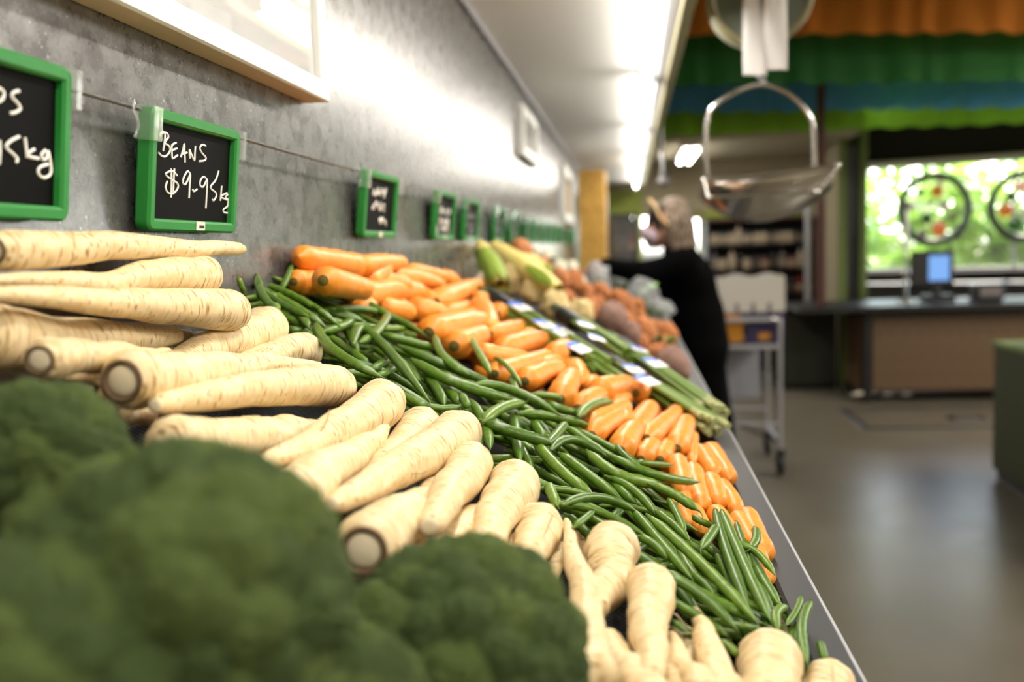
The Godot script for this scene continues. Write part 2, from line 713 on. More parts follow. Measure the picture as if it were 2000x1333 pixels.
	clear("lilac glass", Color(0.78, 0.68, 0.70), 0.6, 0.1)
	m = clear("acrylic", Color(0.55, 0.42, 0.33), 0.35, 0.12)
	m = mat("rubber mat", Color(0.018, 0.018, 0.018), 0.85)
	var weave := Image.create(64, 64, false, Image.FORMAT_RGB8)
	for y in 64:
		for x in 64:
			var over := (x / 16 + y / 16) % 2 == 0
			var k := sin(PI * (x % 16) / 16.0) if over else sin(PI * (y % 16) / 16.0)
			weave.set_pixel(x, y, Color(k, k, k))
	m.heightmap_enabled = true
	m.heightmap_texture = ImageTexture.create_from_image(weave)
	m.heightmap_scale = 0.25
	world_map(m, 1.0 / 0.028)
	for c in [["cloth orange", Color(0.90, 0.54, 0.19)], ["cloth green", Color(0.09, 0.31, 0.11)], ["cloth blue", Color(0.38, 0.64, 0.88)], ["cloth lime", Color(0.46, 0.64, 0.17)]]:
		m = mat(c[0], c[1], 0.9)
		m.backlight_enabled = true
		m.backlight = c[1] * 1.2
	mat("skin", Color(0.72, 0.52, 0.42), 0.6)
	m = mat("hair", Color(0.62, 0.55, 0.48), 0.65)
	m.albedo_texture = noise_tex(noise(FastNoiseLite.TYPE_SIMPLEX_SMOOTH, 0.02, 3, 77), 256, [Color(0.45, 0.42, 0.4), Color(0.72, 0.68, 0.64), Color(1, 1, 1)], [0.3, 0.5, 0.75])
	m.uv1_triplanar = true
	m.uv1_scale = Vector3(9, 3, 9)
	mat("fringe", Color(0.10, 0.075, 0.055), 0.6)
	mat("hair band", Color(0.80, 0.66, 0.46), 0.4)
	mat("mask", Color(0.76, 0.67, 0.72), 0.8)
	mat("knit black", Color(0.03, 0.03, 0.034), 0.95).metallic_specular = 0.12
	mat("trousers", Color(0.03, 0.03, 0.032), 0.9).metallic_specular = 0.12
	mat("carton white", Color(0.74, 0.72, 0.68), 0.7)
	mat("carton purple", Color(0.15, 0.10, 0.26), 0.6)
	mat("carton yellow", Color(0.70, 0.46, 0.05), 0.6)
	mat("paper", Color(0.90, 0.89, 0.88), 0.7)
	mat("dial face", Color(0.42, 0.46, 0.40), 0.5)
	mat("dial rim", Color(0.55, 0.53, 0.40), 0.45)
	mat("label blue", Color(0.25, 0.42, 0.85), 0.4)
	mat("label white", Color(0.90, 0.90, 0.92), 0.35)
	mat("foliage dark", Color(0.12, 0.25, 0.05), 0.6)
	for c in [["foliage bright", Color(0.42, 0.52, 0.15)], ["foliage mid", Color(0.31, 0.42, 0.14)], ["foliage pale", Color(0.52, 0.62, 0.36)]]:
		m = mat(c[0], c[1], 0.5)
		m.backlight_enabled = true
		m.backlight = Color(0.62, 0.75, 0.30)
	mat("bark", Color(0.25, 0.18, 0.12), 0.9)
	mat("paving", Color(0.60, 0.60, 0.58), 0.9)
	glow("tube glow", Color(1.0, 0.98, 0.94), 22.0)
	glow("panel glow", Color(1.0, 0.97, 0.92), 2.0)
	glow("screen glow", Color(0.50, 0.72, 1.0), 0.85).albedo_color = Color(0.03, 0.03, 0.04)
	for c in [["bottle brown", Color(0.12, 0.06, 0.03)], ["bottle dark", Color(0.04, 0.045, 0.04)], ["jar cream", Color(0.62, 0.56, 0.48)], ["jar red", Color(0.45, 0.10, 0.06)], ["jar grey", Color(0.42, 0.40, 0.40)]]:
		mat(c[0], c[1], 0.25)

# ============================================================ the room
func room_lights() -> void:
	for p in [Vector3(3.0, 3.26, 0.6), Vector3(3.4, 3.26, -2.6), Vector3(5.6, 3.26, -1.0), Vector3(5.6, 3.26, -4.4), Vector3(3.9, 3.26, -5.0), Vector3(5.2, 3.26, -6.0)]:
		var t := thing("ceiling_panel_light", "flat square panel light in the high shop ceiling", "ceiling light", p, "panel lights in the high ceiling")
		part("frame", mb().loft(Vector3.ZERO, 0.62, 0.62, 0.01, [[0, 0.02], [0, -0.02], [0.02, -0.02], [0.02, -0.01]], true, false, Basis(Vector3.RIGHT, PI / 2)).done(), mats["white paint"], t)
		part("diffuser", mb().box(Vector3(0, 0.005, 0), Vector3(0.57, 0.008, 0.57)).done(), mats["panel glow"], t)
		var l := AreaLight3D.new()
		l.name = "panel_area_light"
		l.area_size = Vector2(0.55, 0.55)
		l.light_energy = 9.2
		l.light_color = Color(1.0, 0.97, 0.92)
		l.area_range = 12.0
		l.area_attenuation = 2.0
		l.shadow_enabled = true
		l.position = Vector3(0, -0.03, 0)
		l.rotation.x = -PI / 2
		t.add_child(l)

func wall_box(called: String, a: Vector3, b: Vector3, m: String) -> MeshInstance3D:
	return struct(called, mb().box(Vector3.ZERO, (b - a).abs()).done(), mats[m], (a + b) * 0.5)

func room() -> void:
	wall_box("floor", Vector3(-0.6, -0.15, 2.7), Vector3(7.6, 0, -11.0), "shop floor")
	wall_box("ceiling", Vector3(-0.6, 3.3, 2.7), Vector3(7.6, 3.45, -11.0), "beige wall")
	var lw := wall_box("wall_left", Vector3(-0.56, 0, 2.7), Vector3(-0.434, 3.3, -11.0), "galvanised sheet")
	# the sheets that line it, a hair apart, and the angle that closes them under the canopy
	var edges := [2.5, 0.16, -2.24, -4.64, -7.04, -9.44]
	for i in edges.size() - 1:
		var a: float = edges[i] - 0.0012
		var b: float = edges[i + 1] + 0.0012
		part("sheet", mb().box(Vector3.ZERO, Vector3(0.004, 2.0, a - b), 0.0012).done(), mats["galvanised sheet"], lw, Vector3(WALL_X - 0.002, 1.04, (a + b) / 2) - lw.position)
	struct("trim_1", mb().box(Vector3.ZERO, Vector3(0.012, 0.028, 9.9), 0.003).done(), mats["grey channel"], Vector3(WALL_X + 0.008, 2.040, -4.5))
	wall_box("wall_back", Vector3(-0.6, 0, 2.55), Vector3(7.6, 3.3, 2.7), "beige wall")
	wall_box("wall_right", Vector3(7.3, 0, 2.6), Vector3(7.45, 3.3, -9.2), "beige wall")
	# the low back part behind the counter
	wall_box("trim_2", Vector3(-0.43, 2.28, -8.35), Vector3(1.95, 3.3, -8.45), "beige wall")
	wall_box("ceiling_low", Vector3(-0.43, 2.28, -8.45), Vector3(2.0, 2.34, -10.7), "beige wall")
	var z0 := -10.6
	var z1 := -10.72
	wall_box("wall_rear_left", Vector3(-0.43, 0, z0), Vector3(0.10, 2.3, z1), "beige wall")
	wall_box("wall_rear_right", Vector3(0.80, 0, z0), Vector3(2.1, 2.3, z1), "beige wall")
	wall_box("wall_rear_below", Vector3(0.10, 0, z0), Vector3(0.80, 0.86, z1), "beige wall")
	wall_box("wall_rear_above", Vector3(0.10, 1.72, z0), Vector3(0.80, 2.3, z1), "beige wall")
	wall_box("wall_side", Vector3(2.0, 0, -8.98), Vector3(2.1, 3.3, -10.7), "beige wall")
	struct("trim_3", mb().box(Vector3.ZERO, Vector3(0.56, 0.26, 0.02), 0.003).done(), mats["lime wall"], Vector3(-0.13, 1.87, -10.58))
	struct("trim_4", mb().box(Vector3.ZERO, Vector3(1.2, 0.10, 0.02), 0.003).done(), mats["lime wall"], Vector3(1.30, 1.70, -10.58))
	var w2 := struct("window_2", mb().loft(Vector3.ZERO, 0.72, 0.88, 0.004, [[0, -0.02], [0, 0.05], [0.035, 0.05], [0.035, -0.02]], false, false).done(), mats["olive timber"], Vector3(0.45, 1.29, -10.62))
	part("pane", mb().box(Vector3.ZERO, Vector3(0.65, 0.81, 0.005)).done(), mats["pane"], w2)
	part("mullion", mb().box(Vector3(0, 0, 0.01), Vector3(0.03, 0.81, 0.04), 0.004).done(), mats["olive timber"], w2)
	# the window wall, swung a little towards the street corner
	var base := Transform3D(Basis(Vector3.UP, deg_to_rad(-17.0)), Vector3(2.0, 0, -10.25))
	var pieces := [["wall_window_left", 0.0, 0.30, 0.0, 3.3, "dark sage"], ["wall_window_below", 0.30, 4.9, 0.0, 1.0, "dark brown"], ["wall_window_above", 0.30, 4.9, 2.14, 3.3, "dark brown"], ["wall_window_right", 4.9, 6.0, 0.0, 3.3, "beige wall"]]
	for p in pieces:
		var o := struct(p[0], mb().box(Vector3((p[1] + p[2]) / 2, (p[3] + p[4]) / 2, -0.06), Vector3(p[2] - p[1], p[4] - p[3], 0.12)).done(), mats[p[5]])
		o.transform = base
	var w := struct("window_1", mb().loft(Vector3(2.6, 1.57, 0), 4.6, 1.14, 0.004, [[0, -0.11], [0, 0.02], [0.05, 0.02], [0.05, -0.11]], false, false).done(), mats["grey channel"])
	w.transform = base
	for k in 3:
		part("pane", mb().box(Vector3(0.35 + 1.5 * (k + 0.5), 1.57, -0.05), Vector3(1.47, 1.04, 0.006)).done(), mats["pane"], w)
	for k in 2:
		part("mullion", mb().box(Vector3(0.35 + 1.5 * (k + 1), 1.57, -0.05), Vector3(0.03, 1.04, 0.05), 0.004).done(), mats["grey channel"], w)
	part("sill", mb().box(Vector3(2.6, 1.0, 0.06), Vector3(4.6, 0.03, 0.16), 0.005).done(), mats["dark brown"], w)
	var bl := thing("roller_blind", "rolled up pale blind in its casing along the top of the wide window", "blind")
	bl.transform = base
	part("casing", mb().box(Vector3(2.6, 2.125, 0.06), Vector3(4.62, 0.055, 0.08), 0.012).done(), mats["white paint"], bl)
	part("hem_bar", mb().box(Vector3(2.6, 2.090, 0.06), Vector3(4.56, 0.014, 0.02), 0.004).done(), mats["grey channel"], bl)
	# the pair of sage posts at the end of the window wall
	var d := struct("door_1", mb().box(Vector3(-0.088, 1.25, 0), Vector3(0.062, 2.5, 0.10), 0.006).box(Vector3(0.088, 1.25, 0), Vector3(0.068, 2.5, 0.10), 0.006).box(Vector3(0, 2.48, 0), Vector3(0.24, 0.06, 0.10), 0.006).done(), mats["sage paint"], Vector3(2.03, 0, -8.85))
	part("panel", mb().box(Vector3(0, 1.22, -0.02), Vector3(0.112, 2.44, 0.03)).done(), mats["black"], d)

# ============================================================ canopy with its row of tubes
func canopy() -> void:
	var c := struct("canopy", mb().box(Vector3(-0.16, 2.13, -4.65), Vector3(0.53, 0.14, 11.1)).done(), mats["soffit white"])
	for i in 5:
		part("soffit_board", mb().box(Vector3.ZERO, Vector3(0.528, 0.006, 2.21), 0.002).done(), mats["soffit white"], c, Vector3(-0.16, 2.057, -0.21 - 2.215 * i))
	part("fascia", mb().box(Vector3(0.165, 2.12, -4.65), Vector3(0.036, 0.25, 11.1), 0.004).done(), mats["olive timber"], c)
	part("light_channel", mb().box(Vector3(0.128, 2.075, -4.65), Vector3(0.038, 0.12, 11.1), 0.003).done(), mats["grey channel"], c)
	for i in 7:
		var near := 0.92 - 1.55 * i
		var words: String = ["over the broccoli", "over the carrots", "above the sweet potatoes", "above the bagged greens", "over the reaching shopper", "in front of the pine cupboard", "at the far end of the canopy"][i]
		var t := thing("fluorescent_tube", "bare fluorescent tube under the canopy " + words, "tube light", Vector3(0.075, 1.998, near - 0.745), "fluorescent tubes under the canopy")
		part("tube", mb().rod(Vector3(0, 0, 0.70), Vector3(0, 0, -0.70), 0.014, 12).done(), mats["tube glow"], t)
		for s in [-1, 1]:
			part("holder", mb().box(Vector3(0, 0.014, s * 0.72), Vector3(0.034, 0.084, 0.026), 0.004).done(), mats["white paint"], t)
		part("batten", mb().box(Vector3(0, 0.047, 0), Vector3(0.045, 0.02, 1.42), 0.004).done(), mats["white paint"], t)
		var l := AreaLight3D.new()
		l.name = "tube_area_light"
		l.area_size = Vector2(0.03, 1.38)
		l.light_energy = 0.54
		l.light_color = Color(1.0, 0.975, 0.93)
		l.area_range = 8.0
		l.area_attenuation = 2.0
		l.shadow_enabled = true
		l.position = Vector3(0, -0.018, 0)
		l.rotation.x = -PI / 2
		t.add_child(l)

# ============================================================ the stand itself
func stand() -> void:
	var s := thing("produce_stand", "long grey sloping produce stand along the galvanised wall", "stand", Vector3(0, 0, 0))
	var top := func(x: float) -> float: return heap_y(x, -0.080)
	var outline := PackedVector2Array([Vector2(-0.425, top.call(-0.425)), Vector2(0.128, top.call(0.128)), Vector2(0.128, 0.10), Vector2(0.06, 0.10), Vector2(0.06, 0.0), Vector2(-0.425, 0.0)])
	part("carcass", mb().slab(Vector3(0, 0, -3.1), outline, 7.8).done(), mats["charcoal"], s)
	var ang := atan(0.4439)
	var turn := Basis(Vector3.BACK, -ang)
	var mid := Vector3(-0.15, heap_y(-0.15, -0.0775), -3.1)
	part("rubber_mat", mb().box(mid, Vector3(0.60, 0.006, 7.75), 0.001, turn).done(), mats["rubber mat"], s)
	part("lip_rail", mb().box(Vector3(0.147, 1.015, -3.1), Vector3(0.034, 0.09, 7.8), 0.003).done(), mats["painted steel"], s)
	part("lip_edge", mb().rod(Vector3(0.1635, 1.0575, 0.78), Vector3(0.1635, 1.0575, -6.98), 0.0016, 8).done(), mats["brushed steel"], s)
	part("front_panel", mb().box(Vector3(0.140, 0.53, -3.1), Vector3(0.016, 0.88, 7.8), 0.002).done(), mats["painted steel"], s)
	part("liner", mb().box(Vector3(0.124, 1.012, -3.1), Vector3(0.004, 0.085, 7.7), 0.001).done(), mats["acrylic"], s)

# ============================================================ cable, price tags, pictures
func cable_at(z: float) -> Vector3:
	return Vector3(-0.410, 1.509 - 0.0022 * absf(sin((z + 0.7) * 3.0)), z)

func wall_fittings() -> void:
	var m := mb()
	for k in 3:
		var pts := PackedVector3Array()
		for i in 561:
			var z := -0.40 - 0.0018 * i
			var a := TAU * z / 0.0125 + TAU * k / 3
			pts.append(cable_at(z) + Vector3(cos(a), sin(a), 0) * 0.00095)
		m.sweep(pts, 0.00098, 5)
	var far := PackedVector3Array()
	for i in 60:
		far.append(cable_at(-1.40 - 0.095 * i))
	m.sweep(far, 0.0014, 6)
	m.sweep(PackedVector3Array([cable_at(-0.41), cable_at(0.3)]), 0.0014, 6)
	solo("cable", m.done(), mats["steel rope"], "twisted steel cable strung along the galvanised wall, carrying the green price tags", "cable")
	var spans := [[-0.440, -0.640], [-0.752, -0.931], [-1.40, -1.60], [-1.935, -2.145], [-2.28, -2.49], [-2.80, -3.0], [-3.2, -3.4], [-3.66, -3.86], [-3.98, -4.18], [-4.30, -4.50], [-4.62, -4.82], [-4.94, -5.14], [-5.28, -5.48], [-5.62, -5.82], [-6.30, -6.50], [-6.62, -6.82]]
	var said := ["green framed price tag cut by the photo edge, chalked with 5kg", "green framed price tag lettered BEANS and a price per kilo",
		"green framed price tag on the cable above the carrots, next after the BEANS tag", "green framed price tag with a white smear down its left side, above the carrots",
		"green framed price tag just before the corn cobs on the cable", "green framed price tag straight above the tips of the corn cobs", "blurred green price tag right behind the pale peeled corn cob"]
	for i in spans.size():
		var label: String = said[i] if i < said.size() else "tiny blurred green price tag far along the cable, %s from the pine cupboard" % ordinal(spans.size() - 1 - i)
		price_tag(i, spans[i][0], spans[i][1], label, "" if i < said.size() else "far price tags on the cable")
	# framed pictures hung on the wall
	picture("framed_picture", "large white framed print over the BEANS tag, cut off by the photo's top", -1.228, -0.30, 1.585, 2.02, 0.032, 0.026)
	picture("framed_picture", "small white framed print high on the wall above the corn", -4.20, -3.62, 1.745, 1.945, 0.03, 0.04)
	picture("framed_picture", "tall white framed print at the far end of the wall, nearest the pine cupboard", -6.80, -5.90, 1.545, 1.91, 0.03, 0.06)

func picture(called: String, label: String, z0: float, z1: float, y0: float, y1: float, thick: float, border: float) -> void:
	var b := Basis(Vector3(0, 0, -1), Vector3.UP, Vector3(1, 0, 0))
	var t := thing(called, label, "picture", Vector3(WALL_X + 0.001, (y0 + y1) / 2, (z0 + z1) / 2))
	t.basis = b
	var w := z1 - z0
	var h := y1 - y0
	part("frame", mb().loft(Vector3.ZERO, w, h, 0.001, [[0.001, thick - 0.006], [0.0, thick - 0.003], [0.002, thick], [border - 0.002, thick], [border, thick - 0.002], [border, thick - 0.010]]).done(), mats["white paint"], t)
	part("frame_side", mb().loft(Vector3.ZERO, w - 0.001, h - 0.001, 0.001, [[0, 0], [0, thick - 0.005], [0.004, thick - 0.005]], true).done(), mats["frame cream" if w > 0.7 and y0 > 1.56 and z1 > -1.0 else "white paint"], t)
	part("print", mb().box(Vector3(0, 0, thick - 0.012), Vector3(w - 2 * border + 0.002, h - 2 * border + 0.002, 0.003)).done(), mats["print paper"], t)
	part("glazing", mb().box(Vector3(0, 0, thick - 0.0085), Vector3(w - 2 * border, h - 2 * border, 0.002)).done(), mats["pane"], t)
	if w < 0.7:
		part("print_mark", mb().box(Vector3(0.0, 0, thick - 0.0102), Vector3(0.07, 0.07, 0.0006)).done(), mats["charcoal"], t)

func pen(m: Mb, pts: Array, r: float) -> void:
	var a := []
	for p in pts:
		a.append(Vector3(p[0], p[1], 0))
	m.sweep(smooth_line(a, 4) if a.size() > 2 else PackedVector3Array(a), r, 6)

func on_face(t: Node3D, px: float, py: float) -> Array:
	var r := ray(px, py)
	var n := t.basis.z
	var p := EYE + r * ((t.position - EYE).dot(n) / r.dot(n))
	var q := t.transform.affine_inverse() * p
	return [q.x, q.y]

func price_tag(i: int, z0: float, z1: float, label: String, group: String) -> void:
	var w := z0 - z1
	var h := 0.1105 if i == 0 else 0.1058
	var lean := deg_to_rad(6.5)
	var t := thing("price_tag", label, "price tag", Vector3(-0.409, 1.4592, (z0 + z1) / 2), group)
	t.basis = Basis(Vector3(0, 0, -1), Vector3.UP, Vector3(1, 0, 0)) * Basis(Vector3.RIGHT, lean)
	if i == 0:
		t.position.y = 1.4662
	var fr := part("frame", mb().loft(Vector3.ZERO, w, h, 0.0085, [[0.002, -0.009], [0, -0.007], [0, 0.003], [0.0022, 0.0055], [0.0085, 0.0055], [0.0105, 0.0035], [0.0110, -0.001]], true).done(), mats["tag green"], t)
	part("board", mb().box(Vector3(0, 0, -0.002), Vector3(w - 0.021, h - 0.021, 0.002)).done(), mats["board black"], t)
	# what is written on it
	var m := mb()
	var pr := 0.0010
	var mt := "chalk pen"
	if i == 1:
		# strokes read off the board, laid on its face
		var K := func(pts: Array) -> void:
			var o := []
			for p in pts:
				o.append(on_face(t, 250.0 + p[0] * 0.2026, 190.0 + p[1] * 0.2026))
			pen(m, o, pr)
		K.call([[318, 378], [325, 345], [350, 335], [362, 380], [345, 520]])
		K.call([[330, 350], [375, 345], [395, 385], [360, 440], [400, 470], [410, 520], [370, 570], [330, 565], [300, 535]])
		K.call([[470, 440], [430, 465], [428, 510], [430, 570], [440, 590], [485, 560]])
		K.call([[430, 515], [478, 495]])
		K.call([[515, 580], [535, 510], [548, 450], [550, 530], [555, 628]])
		K.call([[528, 550], [575, 535]])
		K.call([[602, 590], [598, 520], [600, 510], [620, 560], [645, 610], [650, 540], [655, 470]])
		K.call([[755, 470], [720, 460], [698, 495], [720, 540], [755, 580], [745, 610], [690, 618]])
		K.call([[478, 755], [440, 715], [400, 720], [368, 745], [420, 790], [480, 830], [485, 880], [440, 930], [390, 920], [368, 870], [385, 810]])
		K.call([[420, 688], [425, 800], [420, 968]])
		K.call([[452, 688], [446, 800], [440, 940]])
		K.call([[605, 740], [580, 715], [545, 770], [535, 825], [560, 840], [590, 780], [606, 745], [600, 850], [594, 975]])
		K.call([[628, 890], [640, 910], [672, 888]])
		K.call([[765, 790], [735, 768], [705, 800], [700, 850], [730, 865], [765, 800], [768, 850], [755, 1072]])
		K.call([[880, 712], [850, 800], [800, 870], [850, 920], [855, 960], [830, 998], [818, 985]])
		K.call([[908, 855], [895, 1000]])
		K.call([[960, 925], [898, 960], [955, 990]])
		K.call([[968, 940], [948, 960], [955, 990], [968, 985], [965, 1050], [925, 1085], [930, 1112], [968, 1118]])
	elif i == 0:
		var K := func(pts: Array) -> void:
			var o := []
			for p in pts:
				o.append(on_face(t, p[0] * 0.2627, 90.0 + p[1] * 0.2627))
			pen(m, o, 0.00125)
		K.call([[-30, 320], [10, 320], [35, 355], [20, 400], [-20, 420]])
		K.call([[148, 335], [110, 345], [95, 380], [140, 430], [155, 470], [120, 495], [82, 500]])
		K.call([[148, 675], [90, 705], [52, 750], [100, 800], [135, 840], [125, 868]])
		K.call([[190, 682], [200, 760], [208, 830]])
		K.call([[262, 768], [205, 815], [292, 838]])
		K.call([[345, 775], [315, 810], [325, 845], [352, 835], [362, 780], [385, 900], [375, 960], [330, 980], [292, 950], [300, 905], [362, 880]])
		K.call([[2, 700], [4, 780], [-4, 880]])
	else:
		pr = 0.0011
		var r := RandomNumberGenerator.new()
		r.seed = 500 + i
		var rows := [[0.26, 0.25, 0.70], [-0.02, 0.24, 0.68], [-0.30, 0.52, 0.80]] if i == 2 else [[0.12, 0.22, 0.85], [-0.16, 0.22, 0.80], [-0.34, 0.4, 0.8]]
		for row in rows:
			var x: float = (row[1] - 0.5) * (w - 0.03)
			while x < (row[2] - 0.5) * (w - 0.03):
				var pts := []
				for k in 5:
					pts.append([x + 0.0042 * k * r.randf_range(0.4, 1.1), (row[0] + r.randf_range(-0.10, 0.11)) * (h - 0.022)])
				pen(m, pts, pr)
				x += r.randf_range(0.014, 0.020)
		if i == 3:
			var o := []
			for p in [[-0.44, -0.10], [-0.40, -0.22], [-0.36, -0.30], [-0.42, -0.42]]:
				o.append([p[0] * w, p[1] * h])
			pen(m, o, 0.0045)
		mt = "chalk pen" if i < 4 else "chalk grey"
	part("handwriting", m.done(), mats[mt], t, Vector3(0, 0, -0.0008))
	# a torn price sticker on the bottom rail and the two clear clips that hold it to the cable
	if i < 6:
		part("sticker", mb().box(Vector3(0.0 + (0.006 if i == 1 else -0.002), -h / 2 + 0.0062, 0.0058), Vector3(0.018, 0.0085, 0.0008), 0.0003).done(), mats["sticker"], t)
	if i == 1:
		part("sticker_print", mb().box(Vector3(0.0075, -h / 2 + 0.0056, 0.0064), Vector3(0.0095, 0.0026, 0.0004)).done(), mats["charcoal"], t)
	for s in [-1, 1]:
		var cw := 0.016 if s < 0 else 0.007
		var cx: float = s * (w / 2) + (0.0035 if s < 0 else 0.002)
		var cl := part("clip", mb().box(Vector3(cx, h / 2 - 0.0145, 0.0005), Vector3(cw, 0.029, 0.0165), 0.001).done(), mats["clear plastic"], t)
		part("rib", mb().box(Vector3(cx + cw * 0.22, h / 2 - 0.0145, 0.0095), Vector3(cw * 0.2, 0.029, 0.002), 0.0006).box(Vector3(cx - cw * 0.22, h / 2 - 0.0145, 0.0095), Vector3(cw * 0.2, 0.029, 0.002), 0.0006).done(), mats["clear plastic"], cl)
		if s < 0:
			var hook := [Vector3(cx - 0.017, h / 2 + 0.001, -0.004), Vector3(cx - 0.0195, h / 2 - 0.006, -0.003), Vector3(cx - 0.0150, h / 2 - 0.0125, -0.002), Vector3(cx - 0.0125, h / 2 - 0.019, -0.002), Vector3(cx - 0.0165, h / 2 - 0.0275, -0.003)]
			part("hook", mb().sweep(smooth_line(hook, 5), 0.0034, 8, true, 0.35).done(), mats["clear plastic"], cl)

# ============================================================ coloured cloth hung from the ceiling
func banners() -> void:
	var rows := [
		["orange", 1346, 70, 2060, 62, -6.9, "cloth orange", "broad orange cloth banner, topmost stripe of the ceiling drapes"],
		["green", 1326, 168, 2060, 157, -7.2, "cloth green", "dark green pleated cloth banner hanging just below the orange one"],
		["blue", 1306, 220, 2060, 209, -8.0, "cloth blue", "teal blue cloth banner between the dark green and lime drapes"],
		["lime", 1292, 268, 2060, 238, -8.25, "cloth lime", "lime green cloth banner, lowest stripe above the window and counter"]]
	var k := 0
	for b in rows:
		var a := at_z(b[1] - 40, b[2], b[5])
		var c := at_z(b[3], b[4], b[5])
		c += (c - a) * 0.35
		c.z += 0.0
		var r := noise(FastNoiseLite.TYPE_SIMPLEX_SMOOTH, 1.3, 2, 70 + k)
		var base := (a + c) / 2
		base.y = 3.29
		var f := func(u: float, v: float):
			var p: Vector3 = a.lerp(c, u)
			var s: float = u * a.distance_to(c)
			var fold := sin(s * 26.0 + 3.0 * r.get_noise_1d(s)) * 0.014 + r.get_noise_2d(s * 2.0, v) * 0.03
			var y: float = lerpf(p.y + 0.008 * sin(s * 26.0), 3.29, v)
			return Vector3(p.x, y, p.z + fold * (1.0 - 0.3 * v)) - base
		solo("cloth_banner", grid_mesh(260, 6, f, false), mats[b[6]], b[7], "banner", base, "striped cloth banners across the shop ceiling")
		k += 1

# ============================================================ checkout counter on the right
func checkout() -> void:
	# counter: black top, pale timber front with dark corner posts, feet
	var t := thing("checkout_counter", "checkout counter with black top and plain timber front panels", "counter", Vector3(1.93, 0, -7.95))
	part("front_panel", mb().box(Vector3(1.05, 0.41, -0.02), Vector3(1.98, 0.61, 0.03), 0.003).done(), mats["counter wood"], t)
	part("end_panel", mb().box(Vector3(-0.005, 0.41, -0.34), Vector3(0.03, 0.61, 0.50), 0.003).done(), mats["counter wood"], t)
	part("corner_post", mb().box(Vector3(0.02, 0.40, -0.02), Vector3(0.055, 0.76, 0.055), 0.004).done(), mats["black"], t)
	part("under_rail", mb().box(Vector3(1.02, 0.745, -0.30), Vector3(2.06, 0.06, 0.62), 0.004).done(), mats["charcoal"], t)
	part("carcass", mb().box(Vector3(1.05, 0.42, -0.33), Vector3(1.95, 0.55, 0.5)).done(), mats["black"], t)
	for p in [Vector3(0.03, 0, -0.04), Vector3(-0.01, 0, -0.55), Vector3(2.0, 0, -0.04)]:
		part("foot", mb().box(p + Vector3(0, 0.055, 0), Vector3(0.06, 0.11, 0.06), 0.006).done(), mats["black"], t)
	part("worktop", mb().box(Vector3(0.80, 0.800, -0.28), Vector3(2.72, 0.045, 0.86), 0.008).done(), mats["charcoal"], t)
	t = thing("counter_wing", "dark green low cupboard wing to the left of the checkout counter", "counter", Vector3(1.62, 0, -8.98))
	part("body", mb().box(Vector3(0, 0.38, 0), Vector3(0.50, 0.74, 0.5), 0.006).done(), mats["dark sage"], t)
	part("plinth", mb().box(Vector3(0, 0.02, 0.02), Vector3(0.46, 0.05, 0.46)).done(), mats["black"], t)
	part("shelf_edge", mb().box(Vector3(0, 0.77, 0.02), Vector3(0.54, 0.03, 0.54), 0.005).done(), mats["charcoal"], t)
	var post := thing("timber_post", "slim rust red timber post rising from the left end of the counter", "post", Vector3(1.555, 0.823, -7.86))
	part("shaft", mb().box(Vector3(0, 1.235, 0), Vector3(0.055, 2.47, 0.055), 0.006).done(), mats["rust post"], post)
	part("foot_plate", mb().box(Vector3(0, 0.006, 0), Vector3(0.11, 0.012, 0.11), 0.003).done(), mats["black"], post)
	# till
	t = thing("till_screen", "black till with a glowing blue white screen on the counter", "till", Vector3(2.56, 0.823, -8.15))
	part("base", mb().loft(Vector3(0, 0.03, 0), 0.24, 0.20, 0.02, [[0, -0.03], [0, 0.02], [0.01, 0.03]], true, true, Basis(Vector3.RIGHT, -PI / 2)).done(), mats["black"], t)
	part("stem", mb().box(Vector3(0, 0.12, -0.02), Vector3(0.07, 0.20, 0.05), 0.01).done(), mats["black"], t)
	var hs := part("housing", mb().loft(Vector3(-0.045, 0.29, 0), 0.34, 0.29, 0.015, [[0.006, -0.04], [0, -0.03], [0, 0.012], [0.006, 0.018]], true, true).done(), mats["black"], t)
	part("screen", mb().box(Vector3(0.005, 0.285, 0.0195), Vector3(0.165, 0.21, 0.004)).done(), mats["screen glow"], hs)
	var l := AreaLight3D.new()
	l.name = "screen_area_light"
	l.area_size = Vector2(0.16, 0.2)
	l.light_energy = 0.03
	l.light_color = Color(0.5, 0.7, 1.0)
	l.area_range = 5.0
	l.area_attenuation = 2.0
	l.shadow_enabled = true
	l.position = Vector3(0.005, 0.285, 0.024)
	l.rotation.y = PI
	t.add_child(l)
	t = thing("card_terminal", "dark angled card terminal on a stalk at the right of the till", "card terminal", Vector3(3.28, 0.823, -8.0))
	part("stalk", mb().rod(Vector3(0, 0, 0), Vector3(0, 0.15, -0.01), 0.018).done(), mats["brushed steel"], t)
	part("body", mb().box(Vector3(0, 0.19, 0.02), Vector3(0.10, 0.05, 0.17), 0.012, Basis(Vector3.RIGHT, 0.6)).done(), mats["charcoal"], t)
	part("foot", mb().lathe(Vector3.ZERO, [[0.0, 0.014], [0.06, 0.012], [0.065, 0.0], [0.0, 0.0]]).done(), mats["black"], t)
	t = thing("receipt_printer", "squat receipt printer with a pale front, right of the till screen", "printer", Vector3(2.93, 0.823, -8.1))
	part("body", mb().box(Vector3(0, 0.075, 0), Vector3(0.22, 0.15, 0.2), 0.015).done(), mats["black"], t)
	part("paper_slot", mb().box(Vector3(0, 0.085, 0.101), Vector3(0.17, 0.08, 0.01), 0.003).done(), mats["jar grey"], t)
	t = thing("scanner_pole", "slim chrome pole with a round foot standing on the counter before the window", "pole", Vector3(2.335, 0.823, -8.25))
	part("pole", mb().rod(Vector3(0, 0.26, 0), Vector3(0, 0.80, 0), 0.016, 12).done(), mats["white paint"], t)
